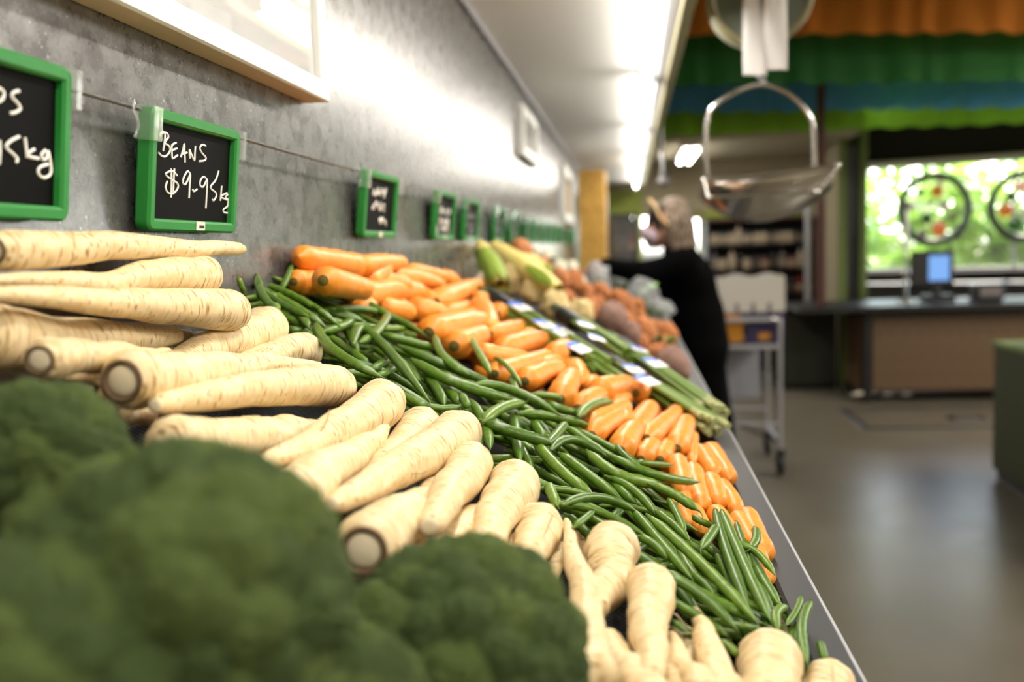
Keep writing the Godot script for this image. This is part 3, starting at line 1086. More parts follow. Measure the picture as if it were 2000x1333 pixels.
	part("collar", mb().ball(Vector3(0, 0.24, 0), 0.034).done(), mats["chrome"], t)
	part("foot", mb().lathe(Vector3.ZERO, [[0.0, 0.215], [0.014, 0.21], [0.014, 0.03], [0.07, 0.016], [0.075, 0.0], [0.0, 0.0]]).done(), mats["chrome"], t)
	part("head", mb().ball(Vector3(0, 0.82, 0), 0.045, Vector3(1, 0.8, 1)).done(), mats["jar grey"], t)
	# mat and floor plate in front
	t = thing("floor_mat", "flat grey floor mat with a darker raised border before the counter", "mat", Vector3(2.75, 0, -7.25))
	part("field", mb().box(Vector3(0, 0.004, 0), Vector3(2.1, 0.006, 0.72)).done(), mats["shop floor"], t)
	part("border", mb().loft(Vector3(0, 0, 0), 2.2, 0.82, 0.01, [[0, 0], [0.01, 0.010], [0.05, 0.010], [0.06, 0.0]], false, false, Basis(Vector3.RIGHT, -PI / 2)).done(), mats["charcoal"], t)
	t = thing("floor_socket", "small pale floor socket plate set in a dark frame on the mat", "floor socket", Vector3(2.48, 0.0075, -7.18))
	part("frame", mb().loft(Vector3.ZERO, 0.26, 0.17, 0.01, [[0, 0], [0.004, 0.008], [0.04, 0.008], [0.04, 0.002]], false, false, Basis(Vector3.RIGHT, -PI / 2)).done(), mats["black"], t)
	part("plate", mb().box(Vector3(0, 0.003, 0), Vector3(0.18, 0.004, 0.09)).done(), mats["jar grey"], t)
	# sage cabinet that cuts into the frame on the right
	t = thing("sage_cabinet", "sage green cabinet with a pale top cut by the right edge of the photo", "cabinet", Vector3(2.47, 0, -4.53))
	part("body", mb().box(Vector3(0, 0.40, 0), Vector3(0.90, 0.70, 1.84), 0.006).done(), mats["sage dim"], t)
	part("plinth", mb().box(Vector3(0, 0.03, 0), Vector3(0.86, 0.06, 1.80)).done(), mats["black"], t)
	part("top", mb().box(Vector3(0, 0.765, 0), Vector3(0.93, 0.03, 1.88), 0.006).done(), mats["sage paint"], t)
	t = thing("wooden_bowl", "round brown wooden bowl on top of the sage cabinet", "bowl", Vector3(2.22, 0.78, -5.1))
	part("bowl", mb().lathe(Vector3.ZERO, [[0.0, 0.0], [0.06, 0.0], [0.065, 0.012], [0.12, 0.06], [0.145, 0.12], [0.138, 0.12], [0.11, 0.062], [0.05, 0.02], [0.0, 0.016]], 28).done(), mats["rust post"], t)
	# low bench of dark timber under the window
	var base := Transform3D(Basis(Vector3.UP, deg_to_rad(-17.0)), Vector3(2.0, 0, -10.25))
	t = thing("window_bench", "dark bench running along below the wide window", "bench")
	t.transform = base
	part("top", mb().box(Vector3(2.5, 0.90, 0.36), Vector3(4.6, 0.04, 0.50), 0.006).done(), mats["charcoal"], t)
	part("front", mb().box(Vector3(2.5, 0.44, 0.56), Vector3(4.56, 0.88, 0.03), 0.004).done(), mats["dark brown"], t)
	# stained glass hoops in the window
	roundel(Vector3(3.04, 1.648, -9.80), 0.335, 0, "black ringed glass roundel with orange, green and plum drops, left one in the window")
	roundel(Vector3(3.83, 1.638, -9.66), 0.315, 1, "second black ringed glass roundel, cut by the right edge of the photo")

func roundel(at: Vector3, r: float, k: int, label: String) -> void:
	var t := thing("glass_roundel", label, "window ornament", at, "glass roundels hanging in the window")
	t.rotation.y = deg_to_rad(-17.0 + 22.0)
	var ring := PackedVector3Array()
	for i in 49:
		var a := TAU * i / 48
		ring.append(Vector3(cos(a), sin(a), 0) * r)
	part("ring", mb().sweep(ring, 0.036, 10, false).done(), mats["black"], t)
	part("hanging_wire", mb().rod(Vector3(0, r, 0), Vector3(0, r + 0.14, 0), 0.002, 6).done(), mats["black"], t)
	var drops := [[-0.42, 0.50, 0.11, "green glass"], [0.08, 0.52, 0.15, "amber glass"], [0.18, 0.82, 0.13, "lilac glass"], [-0.16, 0.22, 0.07, "brown glass"], [0.28, 0.06, 0.11, "lilac glass"], [-0.72, 0.08, 0.13, "lilac glass"], [-0.22, -0.28, 0.14, "green glass"], [0.56, -0.28, 0.08, "brown glass"], [0.14, -0.60, 0.17, "amber glass"], [-0.34, -0.74, 0.10, "brown glass"]]
	if k == 1:
		drops = [[-0.55, -0.10, 0.18, "amber glass"], [-0.05, 0.62, 0.16, "amber glass"], [-0.4, 0.30, 0.14, "green glass"], [-0.25, -0.52, 0.20, "green glass"], [0.1, -0.2, 0.16, "lilac glass"], [0.4, 0.3, 0.14, "amber glass"]]
	for d in drops:
		part("glass_drop", mb().ball(Vector3(d[0] * r, d[1] * r, 0), d[2] * 1.3 * r, Vector3(1, 1, 0.35), 14).done(), mats[d[3]], t)
	for a in [0.9, 2.5, 4.0, 5.4]:
		part("spoke", mb().rod(Vector3(cos(a), sin(a), 0) * r * 0.98, Vector3(cos(a + 2.4), sin(a + 2.4), 0) * r * 0.98, 0.0025, 5).done(), mats["black"], t)

# ============================================================ what stands at the back
func bottle_mesh(k: int) -> Array:
	var body := [[0.0, 0.0], [0.034, 0.0], [0.037, 0.006], [0.037, 0.12], [0.030, 0.145], [0.014, 0.165], [0.013, 0.20], [0.0, 0.20]]
	var cap := [[0.0, 0.215], [0.0145, 0.214], [0.015, 0.196], [0.0, 0.196]]
	if k == 1:
		body = [[0.0, 0.0], [0.040, 0.0], [0.042, 0.006], [0.042, 0.095], [0.036, 0.11], [0.0, 0.11]]
		cap = [[0.0, 0.128], [0.037, 0.127], [0.038, 0.105], [0.0, 0.105]]
	return [mb().lathe(Vector3.ZERO, body, 14).done(), mb().lathe(Vector3.ZERO, cap, 14).done(), mb().lathe(Vector3.ZERO, [[0.0379, 0.03], [0.0379, 0.085]] if k == 0 else [[0.0429, 0.02], [0.0429, 0.08]], 14).done()]

func back_of_shop() -> void:
	# pine cupboard closing the end of the stand
	var t := thing("pine_cupboard", "tall honey coloured pine cupboard at the far end of the produce stand", "cupboard", Vector3(-0.285, 0, -7.45))
	part("body", mb().box(Vector3(0, 0.99, 0), Vector3(0.215, 1.98, 0.30), 0.004).done(), mats["pine"], t)
	for k in 3:
		part("plank", mb().box(Vector3(-0.07 + 0.07 * k, 0.99, 0.153), Vector3(0.067, 1.95, 0.012), 0.003).done(), mats["pine"], t)
	part("side_notice", mb().box(Vector3(0.111, 1.68, 0.0), Vector3(0.003, 0.22, 0.16)).done(), mats["paper"], t)
	# dark drinks fridge behind it
	t = thing("drinks_fridge", "dark glass fronted drinks fridge standing right of the pine cupboard", "fridge", Vector3(-0.06, 0, -10.3))
	part("body", mb().loft(Vector3(0, 0.86, 0), 0.30, 1.72, 0.01, [[0, -0.25], [0, 0.22], [0.02, 0.22], [0.02, -0.2]], true, false).done(), mats["black"], t)
	for k in 4:
		part("shelf", mb().box(Vector3(0, 0.35 + 0.32 * k, 0), Vector3(0.26, 0.012, 0.4)).done(), mats["charcoal"], t)
	var dr := part("door", mb().loft(Vector3(0, 0.86, 0.225), 0.30, 1.70, 0.008, [[0, 0], [0, 0.03], [0.02, 0.03], [0.02, 0]]).done(), mats["black"], t)
	part("pane", mb().box(Vector3(0, 0.86, 0.24), Vector3(0.262, 1.66, 0.004)).done(), mats["pane"], dr)
	var bm := [bottle_mesh(0), bottle_mesh(1)]
	for k in 4:
		for i in 3:
			bottle(bm[0], Vector3(-0.06 - 0.085 + 0.085 * i, 0.356 + 0.32 * k, -10.2), ["bottle dark", "bottle brown", "jar red"][(i + k) % 3], "%s bottle on the %s shelf up inside the dark drinks fridge" % [["left", "middle", "right"][i], ORD[k]], "bottles inside the drinks fridge")
	struct("trim_5", mb().box(Vector3.ZERO, Vector3(0.05, 1.75, 0.05), 0.005).done(), mats["lime wall"], Vector3(0.115, 0.875, -10.55))
	struct("trim_6", mb().box(Vector3.ZERO, Vector3(0.05, 1.75, 0.05), 0.005).done(), mats["olive timber"], Vector3(0.80, 0.875, -10.55))
	# the wide shelf of bottles and jars behind the trolley
	t = thing("bottle_shelf", "wide dark shelving unit full of bottles behind the trolley", "shelf", Vector3(1.36, 0, -10.05))
	part("back", mb().box(Vector3(0, 0.80, -0.18), Vector3(1.10, 1.60, 0.02)).done(), mats["dark brown"], t)
	for s in [-1, 1]:
		part("side", mb().box(Vector3(s * 0.55, 0.80, 0), Vector3(0.03, 1.62, 0.38), 0.004).done(), mats["rust post"] if s > 0 else mats["dark brown"], t)
	for k in 6:
		part("shelf", mb().box(Vector3(0, 0.30 + 0.262 * k, 0), Vector3(1.07, 0.022, 0.36), 0.003).done(), mats["rust post"] if k == 5 else mats["dark brown"], t)
	for row in 3:
		var lid: String = ["third", "second", "top"][row]
		for i in 12:
			var kind := 1 if (row == 2 and i % 4 != 3) or rng.randf() < 0.25 else 0
			bottle(bm[kind], Vector3(0.88 + 0.087 * i + rng.randf_range(-0.008, 0.008), 0.835 + 0.262 * row, -9.95 + rng.randf_range(-0.03, 0.03)), ["bottle brown", "bottle dark", "jar cream", "jar grey", "jar red"][rng.randi() % 5] if row < 2 else ["jar cream", "jar grey", "jar cream"][i % 3], "small bottle or jar, %s row of the wide dark shelf, %s from the left" % [lid, ordinal(i)], "bottles and jars on the %s row of the dark shelf" % lid)
	t = thing("steel_upright", "thin pale steel upright at the right end of the bottle shelf", "pole", Vector3(1.735, 0, -9.40))
	part("pole", mb().rod(Vector3(0, 0.01, 0), Vector3(0, 1.82, 0), 0.030, 12).done(), mats["brushed steel"], t)
	part("foot", mb().lathe(Vector3.ZERO, [[0, 0.02], [0.07, 0.018], [0.075, 0.0], [0, 0]]).done(), mats["brushed steel"], t)
	# twin tube lamp under the low ceiling
	t = thing("twin_tube_lamp", "glowing twin tube lamp under the low ceiling at the back", "ceiling light", Vector3(0.575, 2.235, -9.2))
	part("tray", mb().box(Vector3(0, 0.025, 0), Vector3(0.16, 0.04, 1.3), 0.006).done(), mats["white paint"], t)
	for s in [-1, 1]:
		part("tube", mb().rod(Vector3(s * 0.045, -0.018, 0.6), Vector3(s * 0.045, -0.018, -0.6), 0.016, 10).done(), mats["tube glow"], t)
	var l := AreaLight3D.new()
	l.name = "twin_tube_area_light"
	l.area_size = Vector2(0.12, 1.2)
	l.light_energy = 0.7
	l.light_color = Color(1.0, 0.97, 0.9)
	l.area_range = 9.0
	l.area_attenuation = 2.0
	l.shadow_enabled = true
	l.position = Vector3(0, -0.04, 0)
	l.rotation.x = -PI / 2
	t.add_child(l)

func bottle(m: Array, at: Vector3, body: String, label: String, group: String) -> void:
	var b := thing("bottle", label, "bottle", at, group)
	part("glass_body", m[0], mats[body], b)
	part("cap", m[1], mats["charcoal"], b)
	part("paper_label", m[2], mats["print brown" if body.begins_with("bottle") else "jar cream"], b)

# ============================================================ garden outside the windows
func leaf_cluster(count: int, size: Vector3, leaf: float, s: int) -> MultiMesh:
	var r := RandomNumberGenerator.new()
	r.seed = s
	var f := func(u: float, v: float):
		var w := sin(PI * pow(v, 0.8)) * 0.28
		return Vector3((u - 0.5) * 2 * w, 0.10 * sin(PI * v) - 0.25 * v * v + absf(u - 0.5) * 0.12, v)
	var lm := grid_mesh(2, 5, f, false)
	var mm := MultiMesh.new()
	mm.transform_format = MultiMesh.TRANSFORM_3D
	mm.mesh = lm
	mm.instance_count = count
	for i in count:
		var d := Vector3(r.randfn(), r.randfn() * 0.9, r.randfn()).normalized() * pow(r.randf(), 0.45)
		var b := Basis.from_euler(Vector3(r.randf_range(-0.9, 0.7), r.randf() * TAU, r.randf_range(-0.6, 0.6))).scaled(Vector3.ONE * leaf * r.randf_range(0.6, 1.3))
		mm.set_instance_transform(i, Transform3D(b, d * size))
	return mm

func outdoors() -> void:
	wall_box("ground", Vector3(-6, -0.2, -11.0), Vector3(22, -0.02, -34), "paving")
	var spots := [
		[2.55, -11.6, 0.55, 0.45, "foliage mid", "leafy shrub outside, low at the window's left corner"],
		[3.05, -13.6, 0.8, 1.55, "foliage pale", "pale feathery tree outside behind the left roundel"],
		[3.65, -12.2, 0.55, 0.75, "foliage bright", "bright green shrub outside below the left roundel"],
		[4.2, -12.6, 0.75, 1.6, "foliage bright", "bright leafy tree outside between the two roundels"],
		[5.0, -12.4, 0.7, 1.1, "foliage mid", "green shrub outside behind the right roundel"],
		[5.9, -13.2, 1.0, 2.0, "foliage pale", "large pale tree outside to the right of the roundels"],
		[2.2, -15.5, 0.9, 1.0, "foliage pale", "distant hazy bush outside at the window's left edge"],
		[4.9, -16.0, 1.4, 2.4, "foliage mid", "tall tree farther off outside the wide window"],
		[0.55, -13.2, 0.6, 0.5, "foliage pale", "pale shrub outside the small window behind the shopper"]]
	var k := 0
	for s in spots:
		var t := thing("garden_shrub", s[5], "tree" if s[3] > 1.3 else "shrub", Vector3(s[0], -0.02, s[1]))
		var mm := MultiMeshInstance3D.new()
		mm.name = "foliage"
		mm.multimesh = leaf_cluster(int(330 * s[2] / 0.6), Vector3(s[2], s[2] * 0.95, s[2]), 0.26, 300 + k)
		mm.material_override = mats[s[4]]
		mm.position = Vector3(0, s[3], 0)
		mm.set_meta("kind", "stuff")
		t.add_child(mm, true)
		part("stem", mb().sweep(smooth_line([Vector3.ZERO, Vector3(0.05, s[3] * 0.5, 0.02), Vector3(0, s[3], 0)], 4), [0.05, 0.048, 0.045, 0.042, 0.04, 0.036, 0.032, 0.03, 0.025], 8).done(), mats["bark"], t)
		k += 1

# ============================================================ parsnips
# head x, y, radius; tail x, y, radius; sideways bow; lift of head and tail over the heap (mm); clearance from the wall (mm); words
func parsnips() -> void:
	var rows := [
		[10, 490, 39, 472, 487, 12, -6, 0, 0, 30, "thick parsnip lying highest against the wall, its thin tip under the BEANS tag"],
		[165, 484, 20, 255, 490, 9, 0, 0, 0, 12, "parsnip half hidden behind the topmost one against the wall"],
		[393, 537, 37, -30, 548, 8, -6, 0, 0, 34, "parsnip second from the top, blunt head pointing right at the wall"],
		[446, 606, 40, -30, 574, 14, -3, 0, 0, 52, "long parsnip third from the top, its head touching the first beans"],
		[-10, 655, 64, 345, 655, 18, 12, -6, -16, 25, "very thick pale parsnip cut by the photo's left edge"],
		[392, 672, 24, 262, 662, 14, 0, -35, -35, 20, "shaded parsnip deep in the gap under the long third one"],
		[98, 703, 40, 330, 692, 12, -4, 30, 6, 30, "small parsnip with a pale cut crown just above the far left broccoli"],
		[332, 748, 30, 104, 734, 8, 0, -14, -2, 20, "thin parsnip tail poking left beneath the small cut crown"],
		[514, 645, 43, 335, 712, 20, 4, 0, -14, 20, "smooth parsnip with its round head up, upper one beside the beans"],
		[588, 689, 35, 430, 722, 15, 4, -8, -16, 20, "parsnip with a rounded head squeezed between two larger ones by the beans"],
		[272, 743, 57, 628, 718, 9, -6, 22, 2, 20, "large parsnip showing a brown ringed cut crown, above the blunt tailed one"],
		[650, 759, 41, 306, 793, 20, 14, 2, 16, 20, "bent parsnip whose blunt cut tail points left below the brown ringed crown"],
		[345, 866, 56, 590, 846, 28, 8, 4, -14, 20, "squat pale parsnip right behind the broccoli, dark gap above it", true],
		[490, 862, 46, 610, 850, 30, 0, -12, -24, 20, "shaded parsnip in the hollow below the blunt cut tail"],
		[210, 788, 30, 300, 815, 14, 0, -24, -28, 20, "parsnip stub showing in the gap over the far left broccoli"],
		[742, 786, 46, 512, 905, 17, -12, 8, 6, 20, "large clean parsnip in mid heap, head against the beans, tail towards the broccoli"],
		[575, 968, 62, 750, 834, 12, 8, 2, -2, 20, "parsnip with its fat end behind the broccoli and slim tip up between two heads"],
		[818, 842, 44, 700, 965, 16, 0, -12, -10, 20, "parsnip partly behind the brown speckled one, at the bean edge"],
		[890, 850, 47, 650, 985, 22, -8, 10, 6, 20, "brown speckled parsnip with a long body down to the broccoli"],
		[728, 1062, 64, 882, 935, 18, 0, 2, -16, 20, "big parsnip with a dark ringed pale crown facing the camera between the broccoli heads"],
		[914, 908, 44, 838, 1028, 25, -6, 4, 12, 20, "parsnip with a blunt round cut tail just above the right broccoli"],
		[925, 1035, 46, 800, 1110, 26, 0, -18, -16, 20, "parsnip low in the heap under the blunt cut tail"],
		[1000, 951, 50, 930, 1080, 24, -6, 2, 0, 20, "smooth parsnip with a wide head, left neighbour of the wrinkled one by the beans"],
		[985, 1062, 24, 962, 1130, 16, 0, -18, -16, 20, "slim parsnip wedged between two wide ones above the right broccoli"],
		[1052, 1030, 46, 1012, 1145, 21, -4, -4, -4, 20, "wrinkled parsnip next to the thin upright tail"],
		[1084, 1074, 20, 1060, 1180, 14, 0, -20, -16, 20, "narrow parsnip behind the one with the thin upright tail"],
		[1152, 1318, 50, 1106, 1018, 8, 6, 8, 2, 20, "parsnip standing on its fat end, thin tail straight up, beside the right broccoli", true],
		[1158, 1112, 30, 1128, 1034, 5, 0, -26, -8, 20, "parsnip with a needle thin rootlet tip, behind the upright tail"],
		[1199, 1081, 52, 1160, 1190, 27, 2, 4, -10, 20, "round headed parsnip leaning right over the black mat gap"],
		[1268, 1152, 47, 1271, 1325, 25, -4, 6, 2, 20, "upright parsnip right of the black mat gap, tail down"],
		[1252, 1362, 54, 1184, 1254, 28, 0, -10, -14, 20, "fat pale parsnip at the photo's bottom edge beside the black mat gap"],
		[1352, 1258, 28, 1345, 1330, 20, 0, -18, -18, 20, "parsnip head low behind the two thin upright tails"],
		[1368, 1352, 34, 1312, 1240, 10, -6, 2, -6, 20, "thin tailed parsnip leaning left of the taller thin tail at the bottom"],
		[1432, 1400, 50, 1357, 1193, 10, -2, 4, -2, 20, "parsnip with the taller thin tail upright at the bottom of the photo"],
		[1330, 1372, 36, 1300, 1275, 16, 0, -10, -14, 20, "parsnip low at the bottom edge between fat pale and thin tailed ones"],
		[1502, 1296, 62, 1492, 1440, 38, 0, 4, -4, 20, "big blunt parsnip at the photo's bottom, last but one before the lip"],
		[1622, 1342, 48, 1600, 1440, 30, 0, -2, -6, 20, "rightmost parsnip, its round top beside the grey lip of the stand"]]
	var k := 0
	for r in rows:
		parsnip(r, k)
		k += 1

func parsnip(r: Array, k: int) -> void:
	var a := on_heap(r[0], r[1], r[7] * 0.001, r[9] * 0.001)
	var b := on_heap(r[3], r[4], r[8] * 0.001, r[9] * 0.001)
	var ra: float = r[2] * 1.06 * depth_of(a) / FOCAL
	var rb: float = r[5] * depth_of(b) / FOCAL
	var ax := (b - a).normalized()
	var head := a - ax * ra * 0.92
	var tail := b + ax * rb * 0.3
	var mid := (head + tail) * 0.5
	var bow: Vector3 = view * Vector3(-(r[4] - r[1]), -(r[3] - r[0]), 0).normalized() * r[6] * depth_of(mid) / FOCAL
	var rr := RandomNumberGenerator.new()
	rr.seed = 900 + k
	var wob := noise(FastNoiseLite.TYPE_SIMPLEX_SMOOTH, 0.8, 2, 900 + k)
	var n := 72
	var path := bend(head, mid + bow, tail, n)
	for i in path.size():
		var t := float(i) / n
		path[i] += Vector3(wob.get_noise_2d(t * 2.6, 3), wob.get_noise_2d(t * 2.6, 40), wob.get_noise_2d(t * 2.6, 80)) * 0.006 * sin(PI * t)
	var t := thing("parsnip", r[10], "parsnip", mid, "parsnips in the heap")
	var len_ := head.distance_to(tail)
	var cap := clampf(ra * 0.85 / len_, 0.05, 0.3)
	var pw := rr.randf_range(0.78, 1.0)
	var core := 0.70 if ax.dot(EYE - a) < 0.0 else 0.50
	var rad := func(v: float) -> float:
		var f: float = pow(1.0 - clampf((v - cap * 0.55) / (1.0 - cap * 0.55), 0, 1), pw)
		var q: float = rb + (ra - rb) * f
		if v < cap:
			var u: float = v / cap
			q *= core * 0.94 + (1.0 - core * 0.94) * sqrt(1.0 - pow(1.0 - u, 2.2)) if r.size() < 12 else 0.02 + 0.98 * sqrt(1.0 - pow(1.0 - u, 2.2))
		if v > 0.985:
			q *= 0.72
		return q
	var rip := func(v: float, ang: float) -> float:
		var lines: float = sin(v * 150.0 + 3.0 * wob.get_noise_2d(ang, v * 20.0)) * 0.006 * (1.0 - v)
		return wob.get_noise_3d(cos(ang) * 1.6, sin(ang) * 1.6, v * 6.0) * 0.075 + lines + (rr.randf() - 0.5) * 0.006
	part("root", root_mesh(shifted(path, mid), rad, 28, rip), mats["parsnip skin %d" % (k % 3)], t)
	# crown: a brown sunken collar with a pale cut core; tail: a pale cut face where it is blunt
	var turn := Basis(Quaternion(Vector3.UP, -(path[1] - path[0]).normalized()))
	var q := ra * core
	if r.size() < 12:
		var cr := part("crown", mb().lathe(path[0] - mid, [[q * 0.98, -0.10 * ra], [q * 1.0, 0.02 * ra], [q * 0.86, 0.09 * ra], [q * 0.80, 0.04 * ra], [q * 0.70, -0.04 * ra], [0.0, -0.05 * ra]], 24, turn).done(), mats["parsnip crown"], t)
		part("cut_core", mb().lathe(path[0] - mid, [[q * 0.74, -0.10 * ra], [q * 0.70, 0.0 * ra], [q * 0.5, 0.05 * ra], [0.0, 0.07 * ra]], 20, turn).done(), mats["parsnip cut"], cr)
	if r[5] >= 7:
		var e := Basis(Quaternion(Vector3.UP, (path[n] - path[n - 1]).normalized()))
		part("cut_tail", mb().lathe(path[n] - mid, [[rb * 0.74, -rb * 0.12], [rb * 0.66, rb * 0.10], [rb * 0.4, rb * 0.16], [0.0, rb * 0.17]], 16, e).done(), mats["parsnip cut"], t)
	if k % 3 == 0 and k > 0:
		for i in 2:
			var at := path[int(n * rr.randf_range(0.5, 0.9))] - mid
			var p := [at]
			var d := Vector3(rr.randf_range(-1, 1), rr.randf_range(-0.6, 0.8), rr.randf_range(-1, 1)).normalized()
			for j in 4:
				d = (d + Vector3(rr.randf_range(-1, 1), rr.randf_range(-1, 1), rr.randf_range(-1, 1)) * 0.5).normalized()
				p.append(p[-1] + d * 0.008)
			part("rootlet", mb().sweep(smooth_line(p, 3), 0.0005, 5).done(), mats["parsnip skin 1"], t)

# ============================================================ where a pixel lies in a bed between two edges: (0 wall .. 1 lip, 0 near edge .. 1 far edge)
func along(edge: Array, t: float) -> Vector2:
	var f := clampf(t, 0, 0.9999) * (edge.size() - 1)
	var i := int(f)
	return Vector2(edge[i][0], edge[i][1]).lerp(Vector2(edge[i + 1][0], edge[i + 1][1]), f - i)

func bed_place(p: Vector2, e0: Array, e1: Array) -> Vector2:
	var best := Vector2.ZERO
	var most := 1e9
	for i in 101:
		var a := along(e0, i / 100.0)
		var b := along(e1, i / 100.0)
		var s := (p - a).dot(b - a) / maxf((b - a).length_squared(), 1.0)
		var d := p.distance_to(a.lerp(b, clampf(s, -0.3, 1.3)))
		if d < most:
			most = d
			best = Vector2(i / 100.0, s)
	return best

const ORD := ["first", "second", "third", "fourth", "fifth", "sixth", "seventh", "eighth", "ninth", "tenth", "eleventh", "twelfth", "thirteenth", "fourteenth", "fifteenth", "sixteenth", "seventeenth", "eighteenth", "nineteenth", "twentieth"]
func ordinal(i: int) -> String:
	if i < 20:
		return ORD[i]
	return "%dth" % (i + 1) if (i + 1) % 10 > 3 or (i + 1) % 10 == 0 else ["21st", "22nd", "23rd", "31st", "32nd", "33rd", "41st", "42nd", "43rd"][(i + 1) / 10 * 3 - 6 + (i + 1) % 10 - 1]

# ============================================================ green beans
const BEAN_NEAR := [[478, 570], [560, 655], [690, 735], [790, 795], [940, 880], [1050, 970], [1180, 1090], [1310, 1190], [1450, 1255], [1600, 1310]]
const BEAN_FAR := [[600, 560], [715, 605], [830, 668], [960, 755], [1090, 805], [1200, 875], [1300, 940], [1400, 1010], [1495, 1110], [1590, 1230]]
# stem end, middle, tip in the frame; radius in pixels; lift over the heap (mm)
func bean_rows() -> Array:
	return [
		[485, 582, 560, 578, 640, 571, 8, -6], [490, 596, 555, 585, 618, 570, 9, -2], [560, 571, 582, 605, 602, 640, 9, 6], [552, 614, 588, 592, 622, 570, 9, -4],
		[628, 585, 645, 572, 662, 558, 6, 4], [548, 568, 560, 545, 571, 517, 6, 4], [466, 543, 471, 558, 478, 575, 5, 0], [618, 634, 650, 682, 745, 737, 10, 10],
		[563, 643, 585, 647, 610, 645, 9, -6], [632, 648, 665, 638, 697, 620, 9, 2], [600, 620, 720, 606, 832, 657, 8, 2], [602, 613, 700, 637, 803, 641, 8, -4],
		[706, 668, 738, 645, 760, 610, 9, 8], [690, 670, 722, 650, 838, 784, 10, 12], [751, 655, 800, 668, 854, 682, 9, 0], [850, 657, 868, 700, 917, 732, 8, 8],
		[915, 654, 935, 690, 958, 729, 7, 10], [810, 706, 890, 748, 998, 780, 11, 8], [788, 680, 870, 714, 967, 752, 10, 2], [932, 752, 1000, 763, 1092, 810, 10, 12],
		[1000, 735, 1003, 750, 1010, 768, 7, 4], [1042, 771, 1068, 773, 1098, 778, 7, 8], [627, 682, 685, 705, 740, 737, 9, -2], [825, 731, 850, 755, 868, 792, 9, -2],
		[853, 748, 878, 765, 897, 792, 9, -4], [786, 768, 840, 795, 904, 793, 7, 4], [947, 822, 980, 797, 1026, 787, 11, 10], [1018, 808, 1080, 815, 1152, 832, 10, 4],
		[950, 826, 1010, 847, 1078, 866, 12, 10], [918, 783, 945, 825, 957, 877, 9, 2], [903, 772, 908, 785, 917, 797, 8, 6], [968, 700, 990, 715, 1018, 751, 5, 12],
		[716, 592, 735, 602, 762, 620, 7, 6], [723, 722, 745, 712, 768, 694, 9, 0], [735, 735, 760, 725, 785, 705, 8, -2], [640, 655, 690, 690, 720, 712, 8, -4],
		[1131, 812, 1160, 789, 1197, 786, 9, 14], [1066, 786, 1100, 800, 1143, 811, 8, 0], [1003, 808, 1008, 850, 1016, 900, 10, -4], [1043, 823, 1052, 840, 1066, 858, 9, -4],
		[1071, 866, 1090, 845, 1105, 826, 9, 8], [1045, 863, 1096, 920, 1157, 965, 11, 4], [1096, 889, 1145, 925, 1213, 975, 10, 4], [1078, 877, 1120, 860, 1189, 894, 9, 8],
		[1103, 833, 1162, 873, 1217, 908, 8, 2], [1124, 840, 1190, 872, 1252, 910, 7, -2], [1150, 885, 1215, 930, 1294, 946, 11, 6], [1195, 892, 1285, 929, 1366, 942, 9, 12],
		[1204, 870, 1222, 892, 1255, 915, 6, 10], [1244, 903, 1275, 907, 1312, 909, 7, 8], [1192, 934, 1240, 960, 1283, 1007, 9, 2], [1279, 950, 1320, 968, 1364, 998, 10, 10],
		[1076, 990, 1160, 997, 1266, 1052, 9, 6], [1104, 985, 1170, 973, 1242, 1000, 10, 10], [1057, 955, 1110, 959, 1168, 975, 8, 2], [1237, 998, 1285, 1054, 1350, 1130, 9, 8],
		[1269, 1011, 1372, 1104, 1476, 1214, 11, 12], [1283, 1001, 1315, 1025, 1346, 1056, 8, 4], [1397, 998, 1418, 1075, 1462, 1189, 10, 10], [1410, 1000, 1450, 1095, 1503, 1210, 10, 14],
		[1453, 1056, 1480, 1115, 1525, 1187, 10, 4], [1432, 1062, 1475, 1078, 1513, 1123, 8, 14], [1474, 1032, 1477, 1052, 1464, 1074, 8, 16], [1438, 1021, 1450, 1060, 1468, 1105, 7, 8],
		[1399, 1029, 1386, 1048, 1369, 1073, 9, 14], [1306, 976, 1322, 1005, 1338, 1042, 7, 6], [1355, 1010, 1372, 1020, 1395, 1028, 7, 0], [1302, 1117, 1375, 1163, 1487, 1218, 11, 6],
		[1312, 1132, 1368, 1163, 1437, 1228, 10, 10], [1352, 1122, 1375, 1140, 1400, 1168, 8, 4], [1250, 1050, 1278, 1065, 1308, 1095, 9, 6], [1072, 948, 1078, 966, 1089, 990, 10, 8],
		[1124, 1028, 1140, 1015, 1160, 999, 7, 10], [1108, 1008, 1135, 1030, 1161, 1060, 9, -6], [1564, 1167, 1555, 1195, 1536, 1222, 7, 8], [1584, 1177, 1566, 1225, 1577, 1296, 9, 12],
		[1535, 1186, 1515, 1200, 1520, 1232, 9, 6], [1602, 1256, 1606, 1272, 1612, 1292, 8, 6], [1575, 1240, 1560, 1255, 1545, 1268, 7, 6], [1553, 1222, 1548, 1240, 1544, 1262, 8, 2],
		[1313, 1176, 1365, 1205, 1418, 1242, 9, 0], [1408, 1254, 1425, 1265, 1441, 1282, 8, 0], [1398, 1213, 1440, 1222, 1490, 1230, 8, 2], [1315, 1215, 1340, 1235, 1375, 1252, 9, -8],
		[1170, 905, 1200, 945, 1245, 985, 9, -4], [1220, 985, 1255, 1025, 1310, 1075, 9, -2], [1330, 1070, 1345, 1110, 1390, 1160, 9, -4], [1400, 1085, 1425, 1130, 1450, 1190, 9, 0],
		[1480, 1140, 1500, 1180, 1512, 1225, 8, 2], [860, 690, 905, 725, 945, 745, 8, -4], [760, 690, 790, 715, 820, 745, 9, -4], [905, 800, 930, 840, 935, 880, 8, -6],
		[1090, 820, 1130, 850, 1180, 905, 8, -5], [990, 850, 1020, 880, 1040, 930, 8, -8]]

